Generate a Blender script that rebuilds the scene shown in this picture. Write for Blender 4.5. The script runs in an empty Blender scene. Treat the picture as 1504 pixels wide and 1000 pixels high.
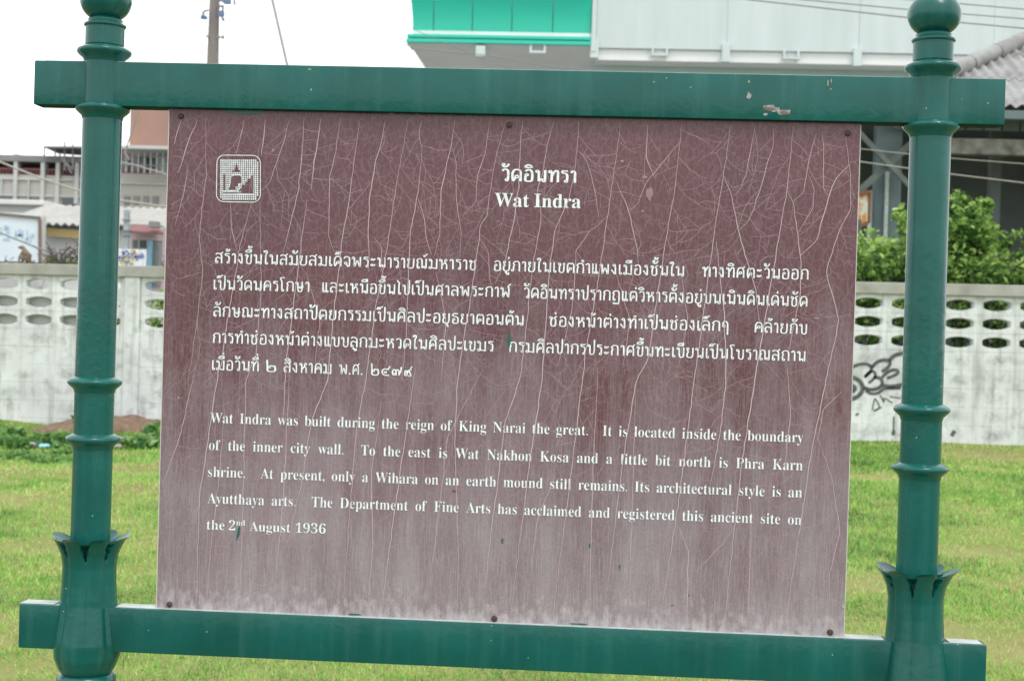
import bpy, bmesh, math, random
import numpy as np
from mathutils import Vector, Matrix
random.seed(7); rng = np.random.default_rng(7)
sc = bpy.context.scene
COL = sc.collection

# ------------------------------------------------------------------ camera
FPX = 2090.0
CAM = Vector((0.2322, -3.4939, 1.6))
YAW, PITCH, ROLL = -0.0599, -0.0052, 0.0305
_cy, _sy = math.cos(YAW), math.sin(YAW)
FW = Vector((_sy*math.cos(PITCH), _cy*math.cos(PITCH), math.sin(PITCH)))
R0 = Vector((_cy, -_sy, 0)); U0 = R0.cross(FW)
RT = R0*math.cos(ROLL) + U0*math.sin(ROLL)
UP = -R0*math.sin(ROLL) + U0*math.cos(ROLL)
cd = bpy.data.cameras.new('camera'); cam = bpy.data.objects.new('camera', cd); COL.objects.link(cam)
M = Matrix((( RT.x, UP.x, -FW.x, CAM.x), (RT.y, UP.y, -FW.y, CAM.y), (RT.z, UP.z, -FW.z, CAM.z), (0, 0, 0, 1)))
cam.matrix_world = M
cd.sensor_width = 36; cd.lens = FPX*36/1504; cd.clip_end = 2000; cd.clip_start = 0.05
cd.dof.use_dof = True; cd.dof.focus_distance = 3.45; cd.dof.aperture_fstop = 7.5
sc.camera = cam

# ------------------------------------------------------------------ world, sun, exposure
SUN_EL, SUN_AZ = math.radians(62), math.radians(150)
w = bpy.data.worlds.new('World'); sc.world = w; w.use_nodes = True
wn = w.node_tree.nodes; wl = w.node_tree.links; wn.clear()
sky = wn.new('ShaderNodeTexSky'); sky.sky_type = 'NISHITA'; sky.sun_disc = False
sky.sun_elevation = SUN_EL; sky.sun_rotation = SUN_AZ; sky.dust_density = 4
mix = wn.new('ShaderNodeMix'); mix.data_type = 'RGBA'; mix.inputs[0].default_value = 0.9
mix.inputs[7].default_value = (14.6, 15.0, 15.2, 1)          # the even white of the cloud cover
bg = wn.new('ShaderNodeBackground'); bg.inputs[1].default_value = 0.1
wo = wn.new('ShaderNodeOutputWorld')
wl.new(sky.outputs[0], mix.inputs[6]); wl.new(mix.outputs[2], bg.inputs[0]); wl.new(bg.outputs[0], wo.inputs[0])
sd = bpy.data.lights.new('sun', 'SUN'); sd.energy = 1.2; sd.angle = math.radians(14); sd.color = (1, .97, .92)
so = bpy.data.objects.new('sun', sd); COL.objects.link(so)
sdir = Vector((math.sin(SUN_AZ)*math.cos(SUN_EL), math.cos(SUN_AZ)*math.cos(SUN_EL), math.sin(SUN_EL)))
so.rotation_euler = sdir.to_track_quat('Z', 'Y').to_euler()
sc.view_settings.view_transform = 'Standard'; sc.view_settings.look = 'None'
sc.view_settings.gamma = 1; sc.view_settings.use_curve_mapping = False
sc.view_settings.exposure = 0.35

# ------------------------------------------------------------------ measuring helpers
def at(px, py, Y):
    """real-world point on the plane y = Y seen at photo pixel (px, py)"""
    d = FW + RT*((px-752)/FPX) + UP*((500-py)/FPX)
    t = (Y-CAM.y)/d.y
    return CAM + d*t
def rect(px0, py0, px1, py1, Y):
    xm, ym = (px0+px1)/2, (py0+py1)/2
    return at(px0, ym, Y).x, at(px1, ym, Y).x, at(xm, py1, Y).z, at(xm, py0, Y).z

# ------------------------------------------------------------------ mesh helpers
class MB:
    def __init__(s): s.v = []; s.f = []
    def add(s, vs, fs):
        b = len(s.v); s.v += [tuple(p) for p in vs]; s.f += [tuple(b+i for i in f) for f in fs]; return s
    def box(s, x0, x1, y0, y1, z0, z1):
        return s.add([(x0,y0,z0),(x1,y0,z0),(x1,y1,z0),(x0,y1,z0),(x0,y0,z1),(x1,y0,z1),(x1,y1,z1),(x0,y1,z1)],
                     [(0,3,2,1),(4,5,6,7),(0,1,5,4),(1,2,6,5),(2,3,7,6),(3,0,4,7)])
    def bar(s, a, b, w, d=None):
        """rectangular bar from a to b; w across, d deep"""
        a, b = Vector(a), Vector(b); d = d or w
        t = (b-a).normalized(); y = Vector((0,1,0)) if abs(t.y) < .9 else Vector((1,0,0))
        n = t.cross(y).normalized(); m = n.cross(t).normalized()
        vs = [p + n*(sx*w/2) + m*(sy*d/2) for p in (a,b) for sx,sy in ((-1,-1),(1,-1),(1,1),(-1,1))]
        return s.add(vs, [(0,1,2,3),(7,6,5,4),(0,4,5,1),(1,5,6,2),(2,6,7,3),(3,7,4,0)])
    def tube(s, pts, rad, n=8):
        pts = [Vector(p) for p in pts]; rs = rad if isinstance(rad, (list,tuple)) else [rad]*len(pts)
        vs = []; fs = []
        for i, p in enumerate(pts):
            t = (pts[min(i+1,len(pts)-1)] - pts[max(i-1,0)]).normalized()
            u = Vector((0,0,1)) if abs(t.z) < .9 else Vector((1,0,0))
            a = t.cross(u).normalized(); c = a.cross(t)
            for k in range(n):
                q = 2*math.pi*k/n; vs.append(p + (a*math.cos(q)+c*math.sin(q))*rs[i])
        for i in range(len(pts)-1):
            for k in range(n):
                fs.append((i*n+k, i*n+(k+1)%n, (i+1)*n+(k+1)%n, (i+1)*n+k))
        fs.append(tuple(range(n))[::-1]); fs.append(tuple((len(pts)-1)*n+k for k in range(n)))
        return s.add(vs, fs)
    def lathe(s, prof, cx, cy, seg=56, fn=None):
        vs = []; fs = []
        for i, (r, z) in enumerate(prof):
            for k in range(seg):
                q = 2*math.pi*k/seg
                rr, zz = (r, z) if fn is None else fn(i, r, z, q)
                vs.append((cx+rr*math.cos(q), cy+rr*math.sin(q), zz))
        for i in range(len(prof)-1):
            for k in range(seg):
                fs.append((i*seg+k, i*seg+(k+1)%seg, (i+1)*seg+(k+1)%seg, (i+1)*seg+k))
        fs.append(tuple(range(seg))[::-1]); fs.append(tuple((len(prof)-1)*seg+k for k in range(seg)))
        return s.add(vs, fs)

def link_mesh(name, vs, fs, mat, parent=None, smooth=None, bevel=0, kind=None, label=None):
    off = Vector((0,0,0))
    p = parent
    while p is not None: off += p.location; p = p.parent
    me = bpy.data.meshes.new(name)
    me.from_pydata([(a-off.x, b-off.y, c-off.z) for a,b,c in vs], [], fs)
    bm = bmesh.new(); bm.from_mesh(me)
    bmesh.ops.recalc_face_normals(bm, faces=bm.faces)
    if bevel:
        es = [e for e in bm.edges if len(e.link_faces) == 2 and e.calc_face_angle(0) > .6]
        bmesh.ops.bevel(bm, geom=es, offset=bevel, segments=2, profile=.6, affect='EDGES', clamp_overlap=True)
    bm.to_mesh(me); bm.free()
    if smooth is not None:
        me.polygons.foreach_set('use_smooth', [True]*len(me.polygons)); me.set_sharp_from_angle(angle=math.radians(smooth))
    me.materials.append(mat)
    o = bpy.data.objects.new(name, me); COL.objects.link(o); o.parent = parent
    if kind: o['kind'] = kind
    if label: o['label'] = label
    return o
def build(mb, name, mat, parent=None, **k): return link_mesh(name, mb.v, mb.f, mat, parent, **k)
def tag(o, label, cat, group=None):
    o['label'] = label; o['category'] = cat
    if group: o['group'] = group
    return o
def thing(name, loc, label, cat, group=None):
    o = bpy.data.objects.new(name, None); COL.objects.link(o); o.location = loc; o.empty_display_size = .2
    return tag(o, label, cat, group)
def box_obj(name, x0, x1, y0, y1, z0, z1, mat, parent=None, **k):
    return build(MB().box(x0,x1,y0,y1,z0,z1), name, mat, parent, **k)

# ------------------------------------------------------------------ materials
def mat(name, col, rough=.6, spec=.5, noise=0, nscale=5, col2=None, bump=0, bscale=30, coat=0, metal=0, coords='Object', detail=6, stretch=None, w=.5):
    m = bpy.data.materials.new(name); m.use_nodes = True; nt = m.node_tree; N = nt.nodes; L = nt.links
    b = N['Principled BSDF']; b.inputs['Base Color'].default_value = (*col, 1); b.inputs['Roughness'].default_value = rough
    b.inputs['Specular IOR Level'].default_value = spec; b.inputs['Metallic'].default_value = metal; b.inputs['Coat Weight'].default_value = coat
    if noise or bump:
        tc = N.new('ShaderNodeTexCoord'); mp = N.new('ShaderNodeMapping'); L.new(tc.outputs[coords], mp.inputs[0])
        if stretch: mp.inputs['Scale'].default_value = stretch
    if noise:
        n = N.new('ShaderNodeTexNoise'); n.inputs['Scale'].default_value = nscale; n.inputs['Detail'].default_value = detail
        L.new(mp.outputs[0], n.inputs[0])
        r = N.new('ShaderNodeValToRGB'); r.color_ramp.elements[0].position = w-.5*noise; r.color_ramp.elements[1].position = w+.5*noise
        c2 = col2 or tuple(c*.6 for c in col)
        r.color_ramp.elements[0].color = (*c2, 1); r.color_ramp.elements[1].color = (*col, 1)
        L.new(n.outputs[0], r.inputs[0]); L.new(r.outputs[0], b.inputs['Base Color'])
    if bump:
        n2 = N.new('ShaderNodeTexNoise'); n2.inputs['Scale'].default_value = bscale; n2.inputs['Detail'].default_value = 5
        L.new(mp.outputs[0], n2.inputs[0])
        bp = N.new('ShaderNodeBump'); bp.inputs['Strength'].default_value = bump; bp.inputs['Distance'].default_value = .004
        L.new(n2.outputs[0], bp.inputs['Height']); L.new(bp.outputs[0], b.inputs['Normal'])
    return m

def paint_material():
    m = mat('green_gloss_paint', (.005,.095,.082), rough=.2, spec=.33, coat=0)
    nt = m.node_tree; N = nt.nodes; L = nt.links; b = N['Principled BSDF']; b.inputs['Coat Roughness'].default_value = .22
    tc = N.new('ShaderNodeTexCoord')
    n = N.new('ShaderNodeTexNoise'); n.inputs['Scale'].default_value = 7; n.inputs['Detail'].default_value = 8; L.new(tc.outputs['Object'], n.inputs[0])
    r = N.new('ShaderNodeValToRGB'); r.color_ramp.elements[0].position = .3; r.color_ramp.elements[1].position = .75
    r.color_ramp.elements[0].color = (.003,.070,.060,1); r.color_ramp.elements[1].color = (.004,.100,.086,1)
    L.new(n.outputs[0], r.inputs[0])
    # specks of bird lime and chipped paint
    v = N.new('ShaderNodeTexVoronoi'); v.inputs['Scale'].default_value = 34; L.new(tc.outputs['Object'], v.inputs[0])
    lt = N.new('ShaderNodeMath'); lt.operation = 'LESS_THAN'; lt.inputs[1].default_value = .06; L.new(v.outputs['Distance'], lt.inputs[0])
    sep = N.new('ShaderNodeSeparateColor'); L.new(v.outputs['Color'], sep.inputs[0])
    g2 = N.new('ShaderNodeMath'); g2.operation = 'GREATER_THAN'; g2.inputs[1].default_value = .8; L.new(sep.outputs[0], g2.inputs[0])
    mu = N.new('ShaderNodeMath'); mu.operation = 'MULTIPLY'; L.new(lt.outputs[0], mu.inputs[0]); L.new(g2.outputs[0], mu.inputs[1])
    mx = N.new('ShaderNodeMix'); mx.data_type = 'RGBA'; mx.inputs[7].default_value = (.22,.34,.32,1)
    mps = N.new('ShaderNodeMapping'); mps.inputs['Scale'].default_value = (30, 30, 2.5); L.new(tc.outputs['Object'], mps.inputs[0])
    ns = N.new('ShaderNodeTexNoise'); ns.inputs['Scale'].default_value = 1; ns.inputs['Detail'].default_value = 8; L.new(mps.outputs[0], ns.inputs[0])
    rs = N.new('ShaderNodeMapRange'); rs.inputs[1].default_value = .5; rs.inputs[2].default_value = .85; rs.inputs[4].default_value = .35; L.new(ns.outputs[0], rs.inputs[0])
    mg = N.new('ShaderNodeMix'); mg.data_type = 'RGBA'; mg.inputs[7].default_value = (.05,.17,.155,1)
    L.new(rs.outputs[0], mg.inputs[0]); L.new(r.outputs[0], mg.inputs[6])
    ro = N.new('ShaderNodeMapRange'); ro.inputs[1].default_value = .3; ro.inputs[2].default_value = .8; ro.inputs[3].default_value = .14; ro.inputs[4].default_value = .34
    L.new(ns.outputs[0], ro.inputs[0]); L.new(ro.outputs[0], b.inputs['Roughness'])
    L.new(mu.outputs[0], mx.inputs[0]); L.new(mg.outputs[2], mx.inputs[6]); L.new(mx.outputs[2], b.inputs['Base Color'])
    n2 = N.new('ShaderNodeTexNoise'); n2.inputs['Scale'].default_value = 60; n2.inputs['Detail'].default_value = 4; L.new(tc.outputs['Object'], n2.inputs[0])
    n3 = N.new('ShaderNodeTexNoise'); n3.inputs['Scale'].default_value = 9; L.new(tc.outputs['Object'], n3.inputs[0])
    ad = N.new('ShaderNodeMath'); ad.operation = 'MULTIPLY_ADD'; ad.inputs[1].default_value = 3.0
    L.new(n3.outputs[0], ad.inputs[0]); L.new(n2.outputs[0], ad.inputs[2])
    bp = N.new('ShaderNodeBump'); bp.inputs['Strength'].default_value = .4; bp.inputs['Distance'].default_value = .0016
    L.new(ad.outputs[0], bp.inputs['Height']); L.new(bp.outputs[0], b.inputs['Normal'])
    return m
GREEN = paint_material()

def panel_material(z0, z1):
    m = bpy.data.materials.new('faded_maroon_enamel'); m.use_nodes = True; nt = m.node_tree; N = nt.nodes; L = nt.links
    b = N['Principled BSDF']; b.inputs['Roughness'].default_value = .42; b.inputs['Specular IOR Level'].default_value = .4
    tc = N.new('ShaderNodeTexCoord'); OB = tc.outputs['Object']
    def noise(scale, det=6, st=None):
        n = N.new('ShaderNodeTexNoise'); n.inputs['Scale'].default_value = scale; n.inputs['Detail'].default_value = det
        if st:
            mp = N.new('ShaderNodeMapping'); mp.inputs['Scale'].default_value = st; L.new(OB, mp.inputs[0]); L.new(mp.outputs[0], n.inputs[0])
        else: L.new(OB, n.inputs[0])
        return n.outputs[0]
    def math_(op, a, b_, c=None):
        q = N.new('ShaderNodeMath'); q.operation = op
        for i, x in enumerate((a, b_, c)):
            if x is None: continue
            if isinstance(x, (int, float)): q.inputs[i].default_value = x
            else: L.new(x, q.inputs[i])
        return q.outputs[0]
    def mixc(f, a, c):
        q = N.new('ShaderNodeMix'); q.data_type = 'RGBA'
        L.new(f, q.inputs[0]) if not isinstance(f, float) else setattr(q.inputs[0], 'default_value', f)
        for i, x in ((6, a), (7, c)):
            if isinstance(x, tuple): q.inputs[i].default_value = (*x, 1)
            else: L.new(x, q.inputs[i])
        return q.outputs[2]
    def clampr(x, lo, hi):
        q = N.new('ShaderNodeMapRange'); q.inputs[1].default_value = lo; q.inputs[2].default_value = hi; L.new(x, q.inputs[0]); return q.outputs[0]
    base = mixc(clampr(noise(2.2), .35, .65), (.108,.039,.047), (.088,.031,.039))
    sp = N.new('ShaderNodeSeparateXYZ'); L.new(OB, sp.inputs[0])
    zz = clampr(sp.outputs[2], z0, z1)                   # 0 at the foot, 1 at the head of the panel
    # chalky dust, heavier towards the foot, streaked by rain
    streak = noise(1.0, 7, (26, 1, 1.6)); fine = noise(300, 3); stripe = noise(1.0, 3, (330, 1, 14)); patch = noise(3.2, 5)
    d = math_('SUBTRACT', .53, zz); d = math_('MULTIPLY', d, 2.3)
    d = math_('ADD', d, math_('MULTIPLY', math_('SUBTRACT', streak, .5), 1.5))
    d = math_('ADD', d, math_('MULTIPLY', math_('SUBTRACT', patch, .5), 2.0))
    d = clampr(d, -.25, 1.35)
    d = math_('MULTIPLY', d, math_('ADD', .45, math_('MULTIPLY', fine, .55)))
    base = mixc(math_('MULTIPLY', clampr(stripe, .35, .75), .16), base, (.30,.22,.24))
    dust = mixc(math_('MULTIPLY', d, .95), base, (.325,.30,.32))
    dust = mixc(math_('MULTIPLY', math_('MULTIPLY', clampr(stripe, .48, .72), clampr(math_('SUBTRACT', .75, zz), 0, .7)), .3), dust, (.47,.42,.44))
    # pale tide of lime along the foot
    ft = math_('SUBTRACT', .045, zz); ft = math_('MULTIPLY', ft, 17)
    ft = math_('ADD', ft, math_('MULTIPLY', math_('SUBTRACT', noise(1.0, 10, (60, 1, 34)), .52), 4.2))
    ft = clampr(ft, 0, 1.3)
    dust = mixc(math_('MULTIPLY', ft, .6), dust, (.52,.49,.50))
    # fine craquelure
    def cracks(scale, st, width, seed):
        mp = N.new('ShaderNodeMapping'); mp.inputs['Scale'].default_value = st; mp.inputs['Location'].default_value = (seed, 0, seed)
        nn = N.new('ShaderNodeTexNoise'); nn.inputs['Scale'].default_value = 14; nn.inputs['Detail'].default_value = 3; L.new(OB, nn.inputs[0])
        va = N.new('ShaderNodeVectorMath'); va.operation = 'MULTIPLY_ADD'; va.inputs[1].default_value = (.05,.0,.05)
        L.new(nn.outputs['Color'], va.inputs[0]); L.new(OB, va.inputs[2]); L.new(va.outputs[0], mp.inputs[0])
        v = N.new('ShaderNodeTexVoronoi'); v.feature = 'DISTANCE_TO_EDGE'; v.inputs['Scale'].default_value = scale
        L.new(mp.outputs[0], v.inputs[0])
        q = N.new('ShaderNodeMapRange'); q.inputs[1].default_value = 0; q.inputs[2].default_value = width; q.inputs[3].default_value = 1; q.inputs[4].default_value = 0
        L.new(v.outputs['Distance'], q.inputs[0]); return q.outputs[0]
    c1 = cracks(20, (1.25, .001, .7), .045, 0)
    c2 = cracks(52, (1.35, .001, .8), .09, 3)
    vis = clampr(noise(6, 3), .38, .62)
    f1 = math_('MULTIPLY', c1, math_('MULTIPLY', vis, .05))
    f2 = math_('MULTIPLY', c2, .12)
    col = mixc(f1, dust, (.42,.31,.33)); col = mixc(f2, col, (.42,.33,.35))
    L.new(col, b.inputs['Base Color'])
    ro = math_('ADD', .27, math_('MULTIPLY', d, .4)); L.new(ro, b.inputs['Roughness'])
    bp = N.new('ShaderNodeBump'); bp.inputs['Strength'].default_value = .25; bp.inputs['Distance'].default_value = .0008
    L.new(math_('SUBTRACT', fine, math_('MULTIPLY', c1, .8)), bp.inputs['Height']); L.new(bp.outputs[0], b.inputs['Normal'])
    return m

CRACK = mat('crack_filled_with_lime', (.56,.45,.47), rough=.8, noise=.6, nscale=25, col2=(.42,.31,.33))
CRACKF = mat('hair_crack', (.42,.32,.34), rough=.8, noise=.7, nscale=14, col2=(.19,.105,.12))
LETTER = mat('white_print', (.76,.84,.85), rough=.55, noise=.35, nscale=90, col2=(.50,.53,.54), w=.4)
RUST = mat('rusty_steel', (.09,.05,.035), rough=.8, noise=.5, nscale=90, col2=(.03,.02,.018))
RUSTC = mat('weathered_primer', (.20,.17,.15), rough=.8, noise=.5, nscale=60, col2=(.10,.08,.07))
CHIP = mat('bare_chipped_patch', (.42,.45,.44), rough=.8, noise=.3, nscale=60, col2=(.13,.09,.07), w=.5)
DRIP = mat('dried_green_paint_drip', (.008,.09,.08), rough=.35)
PALEGREY = mat('pale_highlight_and_pipe_grey', (.46,.52,.50), rough=.85, noise=.5, nscale=30, col2=(.3,.34,.32))  # pale tone of the rail-top highlight strips and the shed downpipes

# ================================================================== GROUND (structure)
def ground_z(x, y):
    t = np.clip((y-1.0)/13.5, -0.3, 1.0); t = np.where(t < 0, t*.3, t)
    z = t*(.30 + .022*x)
    z = z + .025*np.sin(x*.9+y*.6)*np.sin(y*.8-x*.3) + .012*np.sin(x*2.3+1.3)*np.sin(y*2.1)
    b = np.clip((y-12.6)/1.6, 0, 1); s = np.clip((-3.6-x)/.8, 0, 1)
    z = z + .13*b*b*s*(.7+.3*np.sin(x*3.1))          # soil heaped at the foot of the left wall
    return z
def gz(x, y): return float(ground_z(np.array(float(x)), np.array(float(y))))

def ground_material():
    m = bpy.data.materials.new('turf_soil'); m.use_nodes = True; N = m.node_tree.nodes; L = m.node_tree.links; b = N['Principled BSDF']
    b.inputs['Roughness'].default_value = .95; b.inputs['Specular IOR Level'].default_value = .1
    tc = N.new('ShaderNodeTexCoord')
    n = N.new('ShaderNodeTexNoise'); n.inputs['Scale'].default_value = 1.2; n.inputs['Detail'].default_value = 8; L.new(tc.outputs['Object'], n.inputs[0])
    r = N.new('ShaderNodeValToRGB'); e = r.color_ramp.elements
    e[0].position = .35; e[0].color = (.20,.19,.08,1); e[1].position = .65; e[1].color = (.33,.24,.15,1)
    L.new(n.outputs[0], r.inputs[0])
    n2 = N.new('ShaderNodeTexNoise'); n2.inputs['Scale'].default_value = 40; n2.inputs['Detail'].default_value = 6; L.new(tc.outputs['Object'], n2.inputs[0])
    mx = N.new('ShaderNodeMix'); mx.data_type = 'RGBA'; mx.inputs[7].default_value = (.12,.20,.03,1)
    L.new(n2.outputs[0], mx.inputs[0]); L.new(r.outputs[0], mx.inputs[6]); L.new(mx.outputs[2], b.inputs['Base Color'])
    return m
xs = np.concatenate([[-400,-120,-40,-20], np.linspace(-12, 12, 97), [20,40,120,400]])
ys = np.concatenate([[-300,-80,-30,-12,-6], np.linspace(-4, 18, 89), [24,40,90,250,600]])
gx, gy = np.meshgrid(xs, ys); gzz = ground_z(np.clip(gx,-14,14), gy)
nx = len(xs)
gv = np.stack([gx, gy, gzz], -1).reshape(-1, 3).tolist()
gf = [(j*nx+i, j*nx+i+1, (j+1)*nx+i+1, (j+1)*nx+i) for j in range(len(ys)-1) for i in range(nx-1)]
link_mesh('ground', gv, gf, ground_material(), smooth=60, kind='structure')

SHEETG = mat('bounce_sheet_grey', (.24,.235,.22), rough=.9, noise=.5, nscale=1.5, col2=(.19,.185,.175))
box_obj('grey_bounce_sheet', -400, 400, 16.8, 500, .5, .66, SHEETG, kind='structure')  # added grey sheet, unseen beyond the wall: cuts the green bounce
box_obj('dark_bounce_sheet', -60, 60, -9, -2.0, -.3, .06, mat('bounce_sheet_dark', (.15,.14,.125), rough=.95, noise=.5, nscale=8), kind='structure')  # added unseen behind the camera: keeps the rail reflections from turning green

# ================================================================== GRASS (stuff)
def blade_material(name, cols, trans=.35):
    m = bpy.data.materials.new(name); m.use_nodes = True; N = m.node_tree.nodes; L = m.node_tree.links; b = N['Principled BSDF']
    b.inputs['Roughness'].default_value = .55; b.inputs['Specular IOR Level'].default_value = .35
    a = N.new('ShaderNodeAttribute'); a.attribute_name = 'tint'
    r = N.new('ShaderNodeValToRGB'); e = r.color_ramp.elements
    while len(e) < len(cols): e.new(.5)
    for k, (p, c) in enumerate(cols): e[k].position = p; e[k].color = (*c, 1)
    L.new(a.outputs['Fac'], r.inputs[0]); L.new(r.outputs[0], b.inputs['Base Color'])
    tr = N.new('ShaderNodeBsdfTranslucent'); L.new(r.outputs[0], tr.inputs[0])
    ms = N.new('ShaderNodeMixShader'); ms.inputs[0].default_value = trans
    L.new(b.outputs[0], ms.inputs[1]); L.new(tr.outputs[0], ms.inputs[2]); L.new(ms.outputs[0], N['Material Output'].inputs[0])
    return m
GRASSM = blade_material('grass_blades', [(0,(.04,.14,.025)),(.3,(.13,.34,.05)),(.55,(.28,.54,.085)),(.74,(.52,.64,.20)),(.86,(.50,.42,.22)),(1,(.34,.19,.12))])
def tri_mesh(name, V, tint, material, per=3, kind=None, parent=None, faces=None):
    n = len(V)//per
    me = bpy.data.meshes.new(name); me.vertices.add(len(V)); me.vertices.foreach_set('co', V.astype(np.float32).ravel())
    me.loops.add(len(V)); me.loops.foreach_set('vertex_index', np.arange(len(V), dtype=np.int32))
    me.polygons.add(n); me.polygons.foreach_set('loop_start', np.arange(0, len(V), per, dtype=np.int32))
    me.update(calc_edges=True)
    at_ = me.attributes.new('tint', 'FLOAT', 'FACE'); at_.data.foreach_set('value', tint.astype(np.float32))
    me.materials.append(material)
    o = bpy.data.objects.new(name, me); COL.objects.link(o); o.parent = parent
    if kind: o['kind'] = kind
    return o
def fbm(x, y, s):
    v = 0; a = 1
    for k in range(4):
        v = v + a*np.sin(x*s*(1.9**k)+1.7*k+2.3*np.sin(y*s*(1.7**k)*.8+k))*np.cos(y*s*(1.8**k)*1.1-k*2.1+1.9*np.sin(x*s*.7*(1.6**k)))
        a *= .6
    return v/1.8
def lawn_pt(px, py):
    d = FW + RT*((px-752)/FPX) + UP*((500-py)/FPX); t = 1.0
    while True:
        p = CAM+d*t
        if p.z < gz(p.x, p.y) or t > 60: return p.x, p.y
        t += .03
BARE = [(*lawn_pt(px, py), rx, ry) for px, py, rx, ry in ((20,735,.45,.5),(60,800,.3,.35),(40,700,.6,.4),(1440,668,.7,.6),(1465,812,.45,.4),(1390,810,.3,.3),(1285,700,.35,.4),(200,860,.25,.25),(1500,860,.3,.3),(1270,860,.2,.3),(215,690,.4,.3),(1400,930,.25,.2),(30,985,.2,.2))]
def bare(x, y):
    v = 0*x
    for a, b, rx, ry in BARE: v = v + np.exp(-(((x-a)/rx)**2+((y-b)/ry)**2))
    return np.clip(v, 0, 1)*(.75+.35*np.sin(x*17+np.cos(y*13)*2))
def make_grass():
    Vs = []; T = []
    for (y0, y1, dens, ln, wd) in ((1.2,4.5,5200,.030,.0035),(4.5,8,3600,.034,.0045),(8,11,2300,.038,.006),(11,14.35,1500,.042,.008)):
        n = int((y1-y0)*1.0*dens*((y0+y1)/2+3.5)*.84)
        y = rng.uniform(y0, y1, n); half = (y+3.5)*.46
        x = .0-.06*(y+3.5)+.23 + rng.uniform(-1, 1, n)*half
        br = bare(x, y); pt = fbm(x, y, 1.1)+1.5*br; p2 = fbm(x+9, y-4, 4.7)
        keep = rng.random(n) < (1-.65*br)*np.clip(.95 - .75*np.clip(pt+.6*p2-.2, 0, 1.2), .12, 1)
        x, y, pt, p2 = x[keep], y[keep], pt[keep], p2[keep]; n = len(x)
        z = ground_z(x, y)
        L_ = ln*rng.uniform(.5, 1.5, n)*(1+.35*np.clip(-pt,0,1)); a = rng.uniform(0, 2*np.pi, n); lean = rng.uniform(.3, 1.9, n)
        dx, dy = np.cos(a), np.sin(a); w_ = wd*rng.uniform(.8, 1.9, n)
        b0 = np.stack([x-dy*w_/2, y+dx*w_/2, z-.004], -1); b1 = np.stack([x+dy*w_/2, y-dx*w_/2, z-.004], -1)
        tp = np.stack([x+dx*L_*lean*.75, y+dy*L_*lean*.75, z+L_/np.sqrt(1+lean**2*.7)], -1)
        Vs.append(np.stack([b0, b1, tp], 1).reshape(-1, 3))
        T.append(np.clip(.47+.36*np.clip(pt,-1,1)+.22*p2+.16*fbm(x-3,y+8,13.)+rng.normal(0, .17, n), 0, 1))
    return tri_mesh('grass', np.concatenate(Vs), np.concatenate(T), GRASSM, kind='stuff')
make_grass()

# ================================================================== BOUNDARY WALL behind the lawn
WY = 14.5
def wall_material():
    m = bpy.data.materials.new('weathered_white_blockwork'); m.use_nodes = True; N = m.node_tree.nodes; L = m.node_tree.links; b = N['Principled BSDF']
    b.inputs['Roughness'].default_value = .9; b.inputs['Specular IOR Level'].default_value = .2
    tc = N.new('ShaderNodeTexCoord'); oi = N.new('ShaderNodeObjectInfo'); ge = N.new('ShaderNodeNewGeometry')
    def nz(src, s, d=6):
        n = N.new('ShaderNodeTexNoise'); n.inputs['Scale'].default_value = s; n.inputs['Detail'].default_value = d; L.new(src, n.inputs[0]); return n.outputs[0]
    def rng_(x, a, b_):
        q = N.new('ShaderNodeMapRange'); q.inputs[1].default_value = a; q.inputs[2].default_value = b_; L.new(x, q.inputs[0]); return q.outputs[0]
    def mx(f, a, c):
        q = N.new('ShaderNodeMix'); q.data_type = 'RGBA'; L.new(f, q.inputs[0])
        for i, x in ((6, a), (7, c)):
            if isinstance(x, tuple): q.inputs[i].default_value = (*x, 1)
            else: L.new(x, q.inputs[i])
        return q.outputs[2]
    def mul(a, c):
        q = N.new('ShaderNodeMath'); q.operation = 'MULTIPLY'
        for i, x in enumerate((a, c)):
            if isinstance(x, (int,float)): q.inputs[i].default_value = x
            else: L.new(x, q.inputs[i])
        return q.outputs[0]
    P = ge.outputs['Position']
    c = mx(rng_(nz(P, 1.3), .35, .7), (.67,.70,.70), (.49,.51,.51))
    c = mx(mul(rng_(nz(P, 9, 9), .50, .75), .6), c, (.26,.275,.26))
    ms = N.new('ShaderNodeMapping'); ms.inputs['Scale'].default_value = (14, 1, 1.1); L.new(P, ms.inputs[0])
    c = mx(mul(rng_(nz(ms.outputs[0], 1, 8), .52, .78), .65), c, (.20,.21,.19))
    # a mouldy smudge in the middle of many blocks
    ln = N.new('ShaderNodeVectorMath'); ln.operation = 'LENGTH'
    mp = N.new('ShaderNodeMapping'); mp.inputs['Scale'].default_value = (.8,.0,1.3); L.new(tc.outputs['Object'], mp.inputs[0]); L.new(mp.outputs[0], ln.inputs[0])
    q = N.new('ShaderNodeMapRange'); q.inputs[1].default_value = .03; q.inputs[2].default_value = .125; q.inputs[3].default_value = 1; q.inputs[4].default_value = 0
    L.new(ln.outputs['Value'], q.inputs[0])
    sm = mul(mul(q.outputs[0], rng_(nz(P, 22, 5), .3, .75)), rng_(oi.outputs['Random'], .25, 1.1))
    c = mx(mul(sm, .95), c, (.12,.125,.115))
    L.new(c, b.inputs['Base Color'])
    bp = N.new('ShaderNodeBump'); bp.inputs['Strength'].default_value = .5; bp.inputs['Distance'].default_value = .006
    L.new(nz(P, 30, 6), bp.inputs['Height']); L.new(bp.outputs[0], b.inputs['Normal'])
    return m
WALLM = wall_material()
COPE = mat('mossy_grey_coping', (.40,.40,.37), rough=.9, noise=.5, nscale=4, col2=(.24,.24,.21), bump=.5, bscale=20)

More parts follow.
